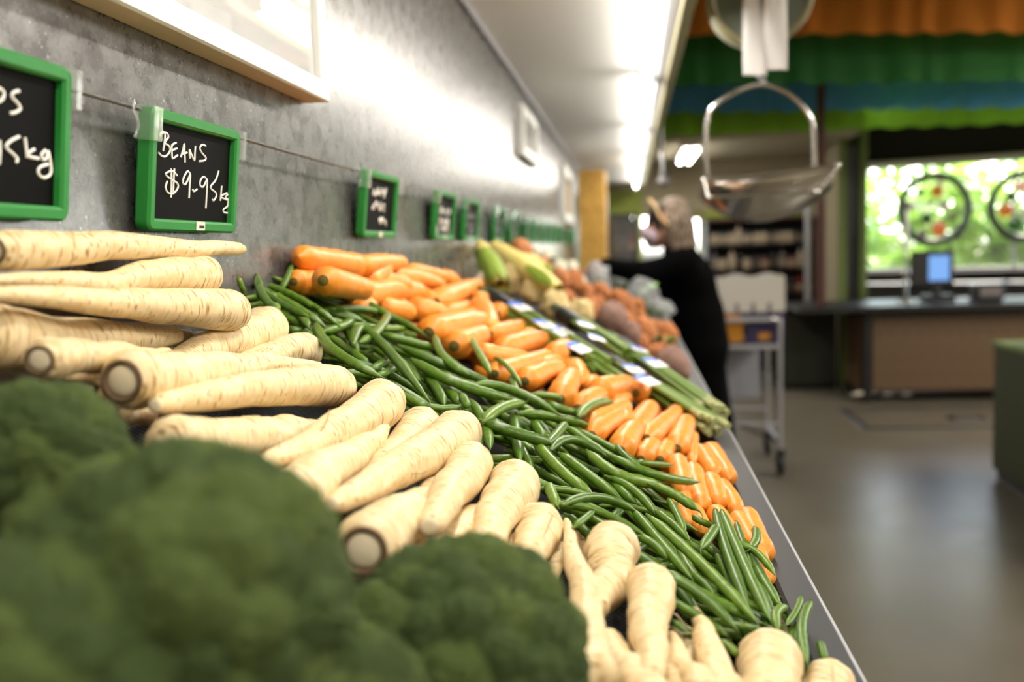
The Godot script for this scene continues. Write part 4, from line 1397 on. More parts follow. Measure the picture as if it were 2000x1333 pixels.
func bean_mesh(path: PackedVector3Array, r: float, s: int) -> Array:
	var n := path.size() - 1
	var rr := RandomNumberGenerator.new()
	rr.seed = s
	var seeds := rr.randi_range(5, 7)
	var ph := rr.randf() * TAU
	var rad := func(v: float) -> float:
		var q: float = r * (1.0 + 0.05 * sin(v * seeds * TAU + ph))
		if v < 0.14:
			q *= 0.50 + 0.50 * sin(v / 0.14 * PI / 2)
		elif v > 0.80:
			q *= 0.16 + 0.84 * cos((v - 0.80) / 0.20 * PI / 2)
		return q
	var pod := root_mesh(path, rad, 10, null, 0.84)
	var d := (path[0] - path[1]).normalized()
	var st := mb().sweep(PackedVector3Array([path[0] - d * r * 0.2, path[0] + d * r * 0.5, path[0] + d * r * 1.3]), [r * 0.56, r * 0.36, r * 0.26], 8).done()
	var e := (path[n] - path[n - 1]).normalized()
	var side := e.cross(Vector3(rr.randf_range(-1, 1), rr.randf_range(-1, 1), rr.randf_range(-1, 1))).normalized()
	var tip := mb().sweep(bend(path[n] - e * r * 0.3, path[n] + e * r * 0.8 + side * r * 0.1, path[n] + e * r * 1.6 + side * r * 0.8, 4), [r * 0.20, r * 0.15, r * 0.10, r * 0.07, r * 0.04], 6).done()
	return [pod, st, tip]

func put_bean(t: Node3D, m: Array, tone: int) -> void:
	part("pod", m[0], mats["bean pod %d" % tone], t)
	part("stalk_end", m[1], mats["bean stalk"], t)
	part("tip", m[2], mats["bean pod 3"], t)

func beans() -> void:
	var rows := bean_rows()
	var lanes := [[], [], []]
	for i in rows.size():
		var r: Array = rows[i]
		var p := bed_place(Vector2(r[2], r[3]), BEAN_NEAR, BEAN_FAR)
		lanes[0 if p.y < 0.3 else 1 if p.y < 0.7 else 2].append([p.x + i * 1e-5, i])
	var label := {}
	for l in 3:
		lanes[l].sort_custom(func(a, b): return a[0] < b[0])
		for j in lanes[l].size():
			var r: Array = rows[lanes[l][j][1]]
			var a := Vector2(r[0], r[1])
			var b := Vector2(r[4], r[5])
			var off := absf((Vector2(r[2], r[3]) - (a + b) / 2).cross((b - a).normalized()))
			var shape := ("short " if a.distance_to(b) < 75 else "long " if a.distance_to(b) > 140 else "") + ("curved" if off > 9 else "straight")
			label[lanes[l][j][1]] = "%s green bean on top, %s from the wall %s" % [shape, ordinal(j), ["along the parsnips", "down the middle of the heap", "beside the carrots"][l]]
	for i in rows.size():
		var r: Array = rows[i]
		var a := on_heap(r[0], r[1], r[7] * 0.001, 0.012)
		var b := on_heap(r[4], r[5], r[7] * 0.001, 0.012)
		var m := on_heap(r[2], r[3], (r[7] + 2) * 0.001, 0.014)
		var path := bend(a, m, b, 18)
		var t := thing("green_bean", label[i], "green bean", m, "green beans in the heap")
		put_bean(t, bean_mesh(shifted(path, m), r[6] * 1.12 * depth_of(m) / FOCAL, 100 + i), [0, 2, 0, 1, 0][i % 5])
	# the beans under them, copies of eight shapes
	var protos := []
	for k in 8:
		var c := rng.randf_range(-0.014, 0.014)
		var l := rng.randf_range(0.046, 0.064)
		var t := Node3D.new()
		put_bean(t, bean_mesh(bend(Vector3(-l, 0, 0), Vector3(0, rng.randf_range(-0.004, 0.008), c), Vector3(l, 0, rng.randf_range(-0.004, 0.004)), 14), rng.randf_range(0.0046, 0.0054), 700 + k), k % 4)
		protos.append(t)
	var down := Vector3(0.9140, -0.4057, 0)
	for i in 190:
		var s := pow(rng.randf(), 0.9)
		var u := rng.randf_range(-0.02, 0.97)
		var p := along(BEAN_NEAR, s).lerp(along(BEAN_FAR, s), u)
		var at := on_heap(p.x, p.y, rng.randf_range(-0.046, -0.010), 0.03)
		at.x = minf(at.x, 0.095)
		var dir := rng.randfn(0.35, 0.6)
		var x := (down * cos(dir) + Vector3(0, 0, 1) * sin(dir) + HEAP_N * rng.randf_range(-0.12, 0.12)).normalized() * (1 if rng.randf() < 0.5 else -1)
		var y := (HEAP_N - x * HEAP_N.dot(x)).normalized().rotated(x, rng.randf_range(-0.8, 0.8))
		var o: Node3D = protos[i % 8].duplicate()
		o.name = numbered("green_bean")
		var zone := bed_place(p, BEAN_NEAR, BEAN_FAR)
		var words: String = "green bean half buried in the heap, %s, %s" % [["by the wall", "upper slope", "middle of the slope", "lower slope", "by the lip"][clampi(int(zone.x * 5), 0, 4)], ["parsnip side", "mid heap", "carrot side"][clampi(int(zone.y * 3), 0, 2)]]
		tag(o, words, "green bean", words.replace("green bean half", "green beans half"))
		add_child(o, true)
		o.transform = Transform3D(Basis(x, y, x.cross(y)), at)
	for t in protos:
		t.free()

# ============================================================ carrots
const CARROT_FAR := [[880, 530], [960, 575], [1010, 625], [1090, 670], [1150, 710], [1220, 745], [1310, 780], [1345, 830], [1420, 920], [1510, 1120]]
func carrot_rows() -> Array:       # stem end, tip, radius in pixels, lift (mm)
	return [
		[700, 520, 586, 502, 21, 14, 0.022], [703, 520, 786, 515, 18, 8], [634, 549, 712, 566, 26, 18, 0.065], [576, 551, 640, 547, 19, -14, 0.02], [700, 580, 818, 571, 25, 18], [718, 552, 752, 522, 21, 8],
		[772, 541, 862, 561, 18, 10], [800, 531, 890, 549, 15, 4], [853, 590, 935, 560, 21, 14], [745, 602, 802, 612, 21, 6], [808, 608, 863, 622, 23, 8], [815, 580, 845, 585, 14, 0],
		[840, 650, 938, 628, 27, 12], [934, 603, 953, 645, 21, 8], [872, 613, 915, 600, 16, 2], [889, 676, 940, 655, 26, 10], [926, 585, 968, 596, 15, 10], [958, 652, 1025, 635, 18, 10],
		[970, 614, 996, 606, 19, 8], [936, 692, 1022, 702, 20, 8], [982, 684, 1062, 664, 22, 10], [968, 730, 1072, 695, 20, 8], [1082, 698, 1108, 680, 22, 12], [1027, 745, 1090, 722, 22, 6],
		[1094, 780, 1113, 738, 25, 10], [1116, 722, 1134, 748, 21, 8], [1138, 694, 1160, 722, 21, 10], [1170, 767, 1226, 755, 24, 12], [1130, 798, 1172, 774, 22, 6], [1150, 762, 1160, 748, 18, 2],
		[1243, 768, 1262, 762, 20, 12], [1155, 832, 1220, 797, 22, 8], [1157, 850, 1207, 818, 22, 8], [1212, 880, 1238, 842, 25, 10], [1240, 842, 1270, 798, 24, 6], [1264, 856, 1334, 796, 20, 12],
		[1280, 775, 1304, 790, 21, 8], [1322, 876, 1341, 826, 23, 8], [1252, 897, 1276, 870, 20, 2], [1290, 897, 1308, 868, 18, 4], [1322, 905, 1336, 962, 18, 6], [1354, 852, 1352, 903, 9, 6],
		[1367, 886, 1396, 928, 18, 4], [1388, 880, 1424, 935, 17, 8], [1352, 922, 1370, 988, 19, 4], [1386, 940, 1402, 985, 18, 6], [1406, 955, 1438, 1002, 18, 4], [1396, 1006, 1430, 1060, 18, 0],
		[1458, 1010, 1496, 1082, 20, 6], [1440, 1016, 1470, 1066, 18, 2], [1478, 1080, 1500, 1132, 17, 2], [1326, 950, 1338, 986, 15, -2], [1350, 1000, 1372, 1040, 17, -6], [1320, 990, 1345, 1030, 16, -10],
		[1195, 790, 1220, 775, 20, 0], [1205, 800, 1222, 832, 19, 0], [1300, 830, 1312, 862, 20, 0], [1060, 720, 1095, 712, 18, 0], [1025, 664, 1050, 650, 18, 4], [905, 632, 930, 612, 18, 0], [865, 545, 890, 556, 16, 4]]

func carrot_mesh(path: PackedVector3Array, r: float, s: int) -> Array:
	var n := path.size() - 1
	var l := path[0].distance_to(path[n])
	var cap := clampf(r * 0.75 / l, 0.06, 0.36)
	var wob := noise(FastNoiseLite.TYPE_SIMPLEX_SMOOTH, 0.9, 2, s)
	var rad := func(v: float) -> float:
		var q: float = r * lerpf(1.0, 0.80, v)
		if v < cap:
			q *= 0.34 + 0.66 * sqrt(1.0 - pow(1.0 - v / cap, 2.2))
		if v > 1.0 - cap * 1.25:
			q *= sqrt(maxf(0.0, 1.0 - pow((v - 1.0 + cap * 1.25) / (cap * 1.25), 2.1)))
		return q + 0.0001
	var rip := func(v: float, a: float) -> float:
		return wob.get_noise_3d(cos(a) * 1.3, sin(a) * 1.3, v * 4.0) * 0.09 + 0.008 * sin(v * 90.0 + wob.get_noise_2d(a, v * 9.0) * 5.0)
	var turn := Basis(Quaternion(Vector3.UP, -(path[1] - path[0]).normalized()))
	var q := r * 0.36
	return [root_mesh(path, rad, 20, rip), mb().lathe(path[0], [[q * 1.08, -0.12 * r], [q, 0.02 * r], [q * 0.75, -0.03 * r], [q * 0.6, 0.05 * r], [q * 0.3, 0.10 * r], [0.0, 0.08 * r]], 14, turn).done()]

func carrots() -> void:
	var rows := carrot_rows()
	var lanes := [[], [], []]
	for i in rows.size():
		var r: Array = rows[i]
		var p := bed_place(Vector2((r[0] + r[2]) / 2.0, (r[1] + r[3]) / 2.0), BEAN_FAR, CARROT_FAR)
		lanes[0 if p.y < 0.36 else 1 if p.y < 0.7 else 2].append([p.x + i * 1e-5, i])
	var label := {}
	for l in 3:
		lanes[l].sort_custom(func(a, b): return a[0] < b[0])
		for j in lanes[l].size():
			var r: Array = rows[lanes[l][j][1]]
			var shape := "thick" if r[4] > 21 else "slim" if r[4] < 17 else "stubby"
			label[lanes[l][j][1]] = "%s orange carrot, %s from the wall %s" % [shape, ordinal(j), ["in the row beside the beans", "down the middle of the carrots", "along the far edge of the carrots"][l]]
	for i in rows.size():
		var r: Array = rows[i]
		var lift: float = (r[5] - 12) * 0.001
		var clear_: float = r[6] if r.size() > 6 else 0.03
		var a := on_heap(r[0], r[1], lift, clear_)
		var b := on_heap(r[2], r[3], lift, clear_)
		var ra: float = r[4] * 1.17 * depth_of(a) / FOCAL
		if a.distance_to(b) < ra * 2.2 and r.size() < 7:          # seen nearly end on: it goes on into the heap
			b = a + ((b - a).normalized() * 0.6 - HEAP_N * 0.5).normalized() * ra * 2.6
		var d := (b - a).normalized() * ra * 0.35
		var m := (a + b) / 2
		var h := rng.randf_range(-0.1, 0.3)
		var path := bend(a - d, m + HEAP_N * ra * h + Vector3(0, 0, ra * rng.randf_range(-0.42, 0.42)), b + d, 24)
		var t := thing("carrot", label[i], "carrot", m, "carrots in the heap")
		var cm := carrot_mesh(shifted(path, m), ra, 200 + i)
		part("root", cm[0], mats["carrot skin %d" % (i % 2)], t)
		part("stem_scar", cm[1], mats["carrot scar"], t)
	var protos := []
	for k in 5:
		var l := rng.randf_range(0.04, 0.065)
		var t := Node3D.new()
		var cm := carrot_mesh(bend(Vector3(-l, 0, 0), Vector3(0, 0, rng.randf_range(-0.008, 0.008)), Vector3(l, 0, 0), 20), rng.randf_range(0.015, 0.019), 800 + k)
		part("root", cm[0], mats["carrot skin %d" % (k % 2)], t)
		part("stem_scar", cm[1], mats["carrot scar"], t)
		protos.append(t)
	for i in 75:
		var s := rng.randf()
		var u := rng.randf_range(0.06, 0.98)
		var p := along(BEAN_FAR, s).lerp(along(CARROT_FAR, s), u)
		var at := on_heap(p.x, p.y, rng.randf_range(-0.060, -0.038), 0.035)
		at.x = minf(at.x, 0.085)
		var x := Vector3(rng.randfn(), 0, rng.randfn())
		x = (x - HEAP_N * x.dot(HEAP_N)).normalized()
		var o: Node3D = protos[i % 5].duplicate()
		o.name = numbered("carrot")
		var zone := bed_place(p, BEAN_FAR, CARROT_FAR)
		var words: String = "orange carrot mostly buried, %s, %s" % [["by the wall", "upper slope", "middle of the slope", "lower slope", "by the lip"][clampi(int(zone.x * 5), 0, 4)], ["bean side", "far side"][clampi(int(zone.y * 2), 0, 1)]]
		tag(o, words, "carrot", words.replace("orange carrot mostly", "orange carrots mostly"))
		add_child(o, true)
		o.transform = Transform3D(Basis(x, HEAP_N, x.cross(HEAP_N)), at)
	for t in protos:
		t.free()

# ============================================================ broccoli
func floret_mesh(s: int) -> ArrayMesh:
	var big := noise(FastNoiseLite.TYPE_CELLULAR, 1.9, 1, s)
	big.cellular_return_type = FastNoiseLite.RETURN_DISTANCE
	var small := noise(FastNoiseLite.TYPE_CELLULAR, 7.5, 1, s + 1)
	small.cellular_return_type = FastNoiseLite.RETURN_DISTANCE
	return grid_mesh(92, 52, func(u: float, v: float):
		var th: float = PI * v
		var d := Vector3(sin(th) * cos(u * TAU), cos(th), sin(th) * sin(u * TAU))
		var r := 1.0
		if d.y > -0.5:
			r += (0.20 - 0.42 * (big.get_noise_3dv(d) + 1.0) * 0.5) + 0.24 * (0.5 - (small.get_noise_3dv(d) + 1.0))
		else:
			r *= 0.85
		return d * r)

func broccoli() -> void:
	var shapes := [floret_mesh(1), floret_mesh(5), floret_mesh(9)]
	var heads := [
		[70, 908, 172, 0.012, 0, "broccoli head at the left edge of the photo, farthest of the broccoli"],
		[348, 1182, 330, 0.030, 1, "largest broccoli head, blurred, filling the photo's lower left"],
		[905, 1285, 235, 0.004, 0, "broccoli head right of the parsnip with the dark ringed crown"],
		[40, 1320, 260, 0.020, 0, "dark broccoli head in the photo's bottom left corner"],
		[640, 1400, 190, 0.010, 1, "broccoli head at the bottom edge between the largest and right ones"]]
	var k := 0
	for h in heads:
		var r := RandomNumberGenerator.new()
		r.seed = 60 + k
		var c := on_heap(h[0], h[1], h[3], 0.05)
		var R: float = h[2] * depth_of(c) / FOCAL
		var t := thing("broccoli_head", h[5], "broccoli", c, "broccoli heads in front of the parsnips")
		var up := (HEAP_N + (EYE - c).normalized() * 0.35).normalized()
		var turn := Basis(Quaternion(Vector3.UP, up))
		var n := 64
		for i in n:
			var y := 1.0 - (i + 0.5) / n * 1.35
			var a := i * 2.39996
			var q := sqrt(maxf(0.0, 1.0 - y * y))
			var d := turn * Vector3(cos(a) * q, y, sin(a) * q)
			var fr := R * r.randf_range(0.22, 0.31)
			var m: String = "broccoli buds" if r.randf() < 0.55 else "broccoli buds pale"
			if h[4] == 1 and i in [12, 25, 31]:
				m = "broccoli buds yellow"
			var o := part("floret", shapes[i % 3], mats[m], t, d * (R * r.randf_range(0.95, 1.05) - fr * 0.9) * Vector3(1, 0.93, 1))
			o.basis = Basis(Quaternion(Vector3.UP, d)).rotated(d, r.randf() * TAU).scaled(Vector3.ONE * fr)
		part("core", mb().ball(Vector3.ZERO, R * 0.72, Vector3.ONE, 18).done(), mats["broccoli buds"], t)
		part("stalk", mb().sweep(PackedVector3Array([Vector3.ZERO, -up * R * 0.8, -up * R * 1.15]), [R * 0.34, R * 0.24, R * 0.26], 14).done(), mats["broccoli stem"], t)
		k += 1

# ============================================================ the produce farther along
func lump(called: String, px: float, py: float, rpx: float, stretch: float, deg: float, m: String, label: String, category: String, lift := 0.0, rough := 0.12, group := "") -> Node3D:
	var p := on_heap(px, py, lift, 0.04)
	var r := rpx * depth_of(p) / FOCAL
	var wob := noise(FastNoiseLite.TYPE_SIMPLEX_SMOOTH, 1.2, 3, int(px + py))
	var a := view * Vector3(cos(deg_to_rad(deg)), -sin(deg_to_rad(deg)), 0)
	var f := func(u: float, v: float):
		var th: float = PI * v
		var d := Vector3(sin(th) * cos(u * TAU), cos(th), sin(th) * sin(u * TAU))
		var q := 1.0 + wob.get_noise_3dv(d) * rough * 2.0
		var w := d * r * q
		w.y *= stretch
		w.x *= 1.0 - 0.18 * d.y * (stretch - 1.0)
		return w
	var t := thing(called, label, category, p, group)
	var o := part("flesh", grid_mesh(28, 20, f), mats[m], t)
	o.basis = Basis(Quaternion(Vector3.UP, a))
	return t

func asparagus(tip: Vector2, butt: Vector2, wide: float, tags: Array, lift: float, label: String, s: int, butts := false) -> void:
	var a := on_heap(tip.x, tip.y, lift, 0.03)
	var b := on_heap(butt.x, butt.y, lift, 0.03)
	var mid := (a + b) / 2
	var w := wide * depth_of(mid) / FOCAL
	var t := thing("asparagus_bunch", label, "asparagus", mid, "asparagus bunches laid down the slope")
	var ax := (b - a).normalized()
	var side := ax.cross(HEAP_N).normalized()
	var r := RandomNumberGenerator.new()
	r.seed = s
	for i in 13:
		var o := side * r.randf_range(-1, 1) * w + HEAP_N * r.randf_range(-0.4, 0.7) * w
		var p0 := a + o * 0.7 - mid
		var p1 := b + o * 1.25 + ax * r.randf_range(-0.02, 0.01) - mid
		var m := (p0 + p1) / 2 + o * 0.15
		var q := r.randf_range(0.0045, 0.0062)
		var st := part("stalk", mb().sweep(bend(p0, m, p1, 8), q, 8).done(), mats["asparagus"], t)
		part("spear_tip", mb().sweep(PackedVector3Array([p0 + ax * 0.02, p0, p0 - ax * 0.02, p0 - ax * 0.035]), [q * 1.02, q * 1.25, q * 0.9, q * 0.15], 8).done(), mats["asparagus tip"], st)
		if butts:
			part("pale_butt", mb().sweep(PackedVector3Array([p1 - ax * 0.025, p1 + ax * 0.002]), q * 1.06, 8).done(), mats["asparagus base"], st)
	var turn := Basis(ax, HEAP_N, ax.cross(HEAP_N))
	part("sleeve", mb().loft(a + ax * a.distance_to(b) * 0.20 - mid, w * 2.4, w * 1.9, w * 0.8, [[0.002, -0.05], [0, -0.04], [0, 0.04], [0.002, 0.05]], true, true, Basis(side, HEAP_N, -ax) if side.cross(HEAP_N).dot(ax) < 0 else Basis(side, HEAP_N, ax)).done(), mats["black"], t)
	for g in tags:
		var c := on_heap(g[0], g[1], lift + 0.026, 0.03)
		var k: float = depth_of(c) / FOCAL
		var x := (ax + side * r.randf_range(-0.3, 0.3)).normalized()
		var y := (HEAP_N * 0.8 + (EYE - c).normalized() * 0.5).normalized()
		y = (y - x * y.dot(x)).normalized()
		var o := part("paper_tag", mb().box(Vector3(9 * k, 0, 0), Vector3(38 * k, 0.0015, 32 * k), 0.0004).done(), mats["label white"], t, c - mid)
		o.basis = Basis(x, y, x.cross(y))
		part("blue_band", mb().box(Vector3(-15 * k, 0.0005, 2 * k), Vector3(18 * k, 0.0018, 28 * k), 0.0004).done(), mats["label blue"], o)
		part("printed_lines", mb().box(Vector3(8 * k, 0.001, 4 * k), Vector3(16 * k, 0.0006, 2 * k)).box(Vector3(8 * k, 0.001, -3 * k), Vector3(16 * k, 0.0006, 2 * k)).done(), mats["jar grey"], o)

func far_produce() -> void:
	asparagus(Vector2(945, 572), Vector2(1165, 715), 20, [[1014, 598], [1062, 632]], 0.010, "asparagus bunch with blue and white tags next to the celeriac, nearest the wall", 1)
	asparagus(Vector2(1055, 648), Vector2(1225, 760), 20, [[1092, 646], [1128, 678]], 0.0, "asparagus bunch with one blue tag lying against the carrots, second down the slope", 2)
	asparagus(Vector2(1090, 608), Vector2(1225, 700), 17, [[1143, 634], [1165, 660]], 0.018, "asparagus bunch tagged beneath the purple sweet potato, behind the second bunch", 3)
	asparagus(Vector2(1185, 705), Vector2(1392, 838), 22, [[1236, 720], [1262, 742]], 0.004, "lowest asparagus bunch, pale cut ends at the lip, two tags at its top", 4, true)
	asparagus(Vector2(1195, 660), Vector2(1398, 805), 18, [[1248, 682], [1278, 708]], 0.020, "asparagus bunch beside the big purple sweet potato near the lip", 5, true)
	var c := thing("produce_crate", "low black crate under the asparagus ends at the lip", "crate", Vector3(0.035, heap_y(0.035, -0.071), -1.60))
	c.basis = Basis(Vector3.BACK, -atan(0.4439))
	part("floor_panel", mb().box(Vector3(0, 0.006, 0), Vector3(0.17, 0.008, 0.12), 0.002).done(), mats["black"], c)
	for s in [-1, 1]:
		part("side_panel", mb().box(Vector3(s * 0.083, 0.03, 0), Vector3(0.006, 0.055, 0.12), 0.002).done(), mats["black"], c)
		part("end_panel", mb().box(Vector3(0, 0.03, s * 0.058), Vector3(0.165, 0.055, 0.006), 0.002).done(), mats["black"], c)
	for r in [[1000, 548, 29, "round celeriac root touching the turnip tip, left of the four"], [1042, 570, 25, "celeriac root with a pale knob, second from the wall"], [1083, 598, 28, "celeriac root lying in front of the corn cob's lower end"], [1134, 612, 27, "yellowish celeriac root beside the purple sweet potato"]]:
		lump("celeriac", r[0], r[1], r[2], 1.05, 70, "celeriac", r[3], "celeriac", 0.012, 0.16, "celeriac roots")
	lump("turnip", 946, 552, 20, 1.5, -60, "turnip white", "small white pointed turnip between the carrots and the celeriac", "turnip", 0.012, 0.06)
	# corn cobs
	corn(Vector2(938, 482), Vector2(978, 556), 19, true, 0.03, "green husked corn cob standing against the wall, left of the pale peeled one")
	corn(Vector2(966, 486), Vector2(1090, 568), 23, false, 0.045, "pale peeled corn cob slanting down to the right above the celeriac")
	corn(Vector2(1012, 494), Vector2(1075, 532), 13, false, 0.03, "second peeled corn cob mostly hidden behind the pale slanting one")
	var pots := [
		[1016, 488, 22, 1.1, 20, "sweet potato orange", "orange sweet potato on top behind the corn cobs, nearest the wall"], [1064, 518, 12, 2.2, 50, "sweet potato orange", "narrow orange sweet potato just right of the peeled corn"],
		[1096, 545, 18, 1.3, 70, "sweet potato orange", "orange sweet potato above the third celeriac"], [1122, 552, 19, 1.4, 80, "sweet potato orange", "orange sweet potato in the middle of the upper row"],
		[1145, 572, 16, 1.3, 80, "sweet potato orange", "small orange sweet potato left of the dark ended one"], [1178, 572, 16, 1.6, 40, "sweet potato orange", "dark ended orange sweet potato under the white bags"],
		[1218, 596, 20, 1.7, 55, "sweet potato orange", "long orange sweet potato behind the big round purple one"], [1245, 594, 12, 1.4, 30, "sweet potato orange", "small reddish sweet potato beneath the white bag"],
		[1196, 622, 29, 1.15, 80, "sweet potato purple", "big round dusty purple sweet potato right of the celeriac"], [1234, 652, 19, 1.3, 80, "sweet potato purple", "smaller purple sweet potato below the big round one"],
		[1262, 648, 20, 1.6, 60, "sweet potato orange", "long orange sweet potato beside the smaller purple one"], [1303, 652, 21, 1.2, 60, "sweet potato orange", "reddish sweet potato against the shopper's hip"],
		[1318, 712, 27, 1.45, 50, "sweet potato purple", "big oblong purple sweet potato nearest the lip"]]
	for r in pots:
		lump("sweet_potato", r[0], r[1], r[2], r[3], r[4], r[5], r[6], "sweet potato", 0.008, 0.09, "sweet potatoes")
	var nth := 0
	for r in [[1108, 582, 15], [1152, 602, 17], [1160, 580, 13], [1168, 596, 15], [1212, 640, 16], [1228, 628, 16], [1252, 622, 14], [1254, 672, 15], [1274, 668, 17], [1282, 640, 15], [1287, 692, 17], [1300, 672, 16]]:
		lump("sweet_potato", r[0], r[1], r[2], 1.4, r[0] % 90, "sweet potato orange", "orange sweet potato half hidden low between the bigger ones, %s along from the celeriac" % ordinal(nth), "sweet potato", -0.022, 0.09, "half hidden sweet potatoes")
		nth += 1
	for r in [[1046, 492, 11, "white bulb of garlic straight under the far price tags"], [1068, 503, 14, "white garlic bulb right of the peeled corn's top"], [1092, 524, 15, "white garlic bulb above the orange sweet potatoes"], [1116, 524, 14, "white garlic bulb near the shopper's reaching hand"], [1136, 548, 9, "tiny white garlic bulb left of the plastic bags"]]:
		lump("garlic", r[0], r[1], r[2], 1.1, 90, "cauliflower", r[3], "garlic", 0.02, 0.08, "white garlic bulbs")
	for r in [[1078, 516, 14, "leafy green tuft above the garlic bulbs"], [1205, 584, 15, "leafy green tuft below the large white bag"], [1268, 616, 16, "leafy green tuft right under the shopper's bag"], [1288, 668, 16, "bright leafy green tuft beside the reddish sweet potato"], [1310, 672, 15, "pale leafy green tuft above the oblong purple sweet potato"]]:
		var p := on_heap(r[0], r[1], 0.015, 0.04)
		var t := thing("leafy_greens", r[3], "leafy greens", p, "leafy green tufts")
		var q: float = r[2] * depth_of(p) / FOCAL
		for i in 9:
			var d := Vector3(rng.randf_range(-1, 1), rng.randf_range(0.1, 1), rng.randf_range(-0.4, 1)).normalized()
			var f := func(u: float, v: float):
				var w := sin(PI * pow(v, 0.7)) * 0.5
				return Vector3((u - 0.5) * 2 * w, 0.2 * sin(PI * v), v * 1.2) * q
			var o := part("leaf", grid_mesh(3, 6, f, false), mats["leaf green"], t)
			o.basis = Basis.looking_at(-d, Vector3.UP)
	for r in [[1168, 548, 24, 1.4, "crumpled clear plastic bag under the shopper's reaching hand"], [1212, 556, 34, 0.9, "large crumpled white plastic bag under the shopper's sleeve"], [1254, 580, 34, 1.0, "crumpled white plastic bag against the shopper's chest"], [1290, 606, 26, 0.7, "crumpled white plastic bag beside the shopper's hip"]]:
		var t := lump("plastic_bag", r[0], r[1], r[2], r[3], 80, "poly bag", r[4], "plastic bag", 0.03, 0.24, "plastic bags of produce")
		t.get_child(0).name = "film"
		var fill := part("contents", mb().ball(Vector3.ZERO, r[2] * 0.45 * depth_of(t.position) / FOCAL, Vector3(1, 0.8, 1)).done(), mats["leaf green"], t)
		fill.position.y = -0.01

func corn(a2: Vector2, b2: Vector2, rpx: float, husk: bool, lift: float, label: String) -> void:
	var a := on_heap(a2.x, a2.y, lift, 0.035)
	var b := on_heap(b2.x, b2.y, lift, 0.035)
	var mid := (a + b) / 2
	var r := rpx * depth_of(mid) / FOCAL
	var t := thing("corn_cob", label, "corn", mid, "corn cobs")
	var path := shifted(bend(a, mid, b, 30), mid)
	var rad := func(v: float) -> float: return r * (0.25 + 0.75 * sqrt(maxf(0, sin(PI * clampf(v * 0.80 + 0.14, 0, 1)))))
	var rip := func(v: float, g: float) -> float: return 0.05 * sin(v * 95.0) * sin(g * 8.0)
	part("cob", root_mesh(path, rad, 32, rip), mats["corn kernel"], t)
	var ax := (b - a).normalized()
	var n := 6 if husk else 2
	for i in n:
		var g := TAU * i / n + 0.4
		var x := ax.cross(HEAP_N).normalized()
		var o := x * cos(g) + x.cross(ax) * sin(g)
		var L := a.distance_to(b) * (1.0 if husk else 0.34)
		var f := func(u: float, v: float):
			var w := sin(PI * clampf(v * 0.85 + 0.1, 0, 1)) * (1.25 if husk else 0.9)
			var ang := (u - 0.5) * w * (1.6 if husk else 1.1)
			var out := o * cos(ang) + ax.cross(o) * sin(ang)
			return path[30] - ax * L * v * (1.05 if husk else 1.0) + out * r * ((0.72 + 0.50 * sin(PI * minf(v * 0.9 + 0.08, 1.0))) * (1.0 - 0.45 * v * v * v) + 0.03 * i if husk else 1.02 + 0.03 * i + 0.35 * v * v)
		part("husk_leaf", grid_mesh(8, 10, f, false), mats["corn husk"], t)

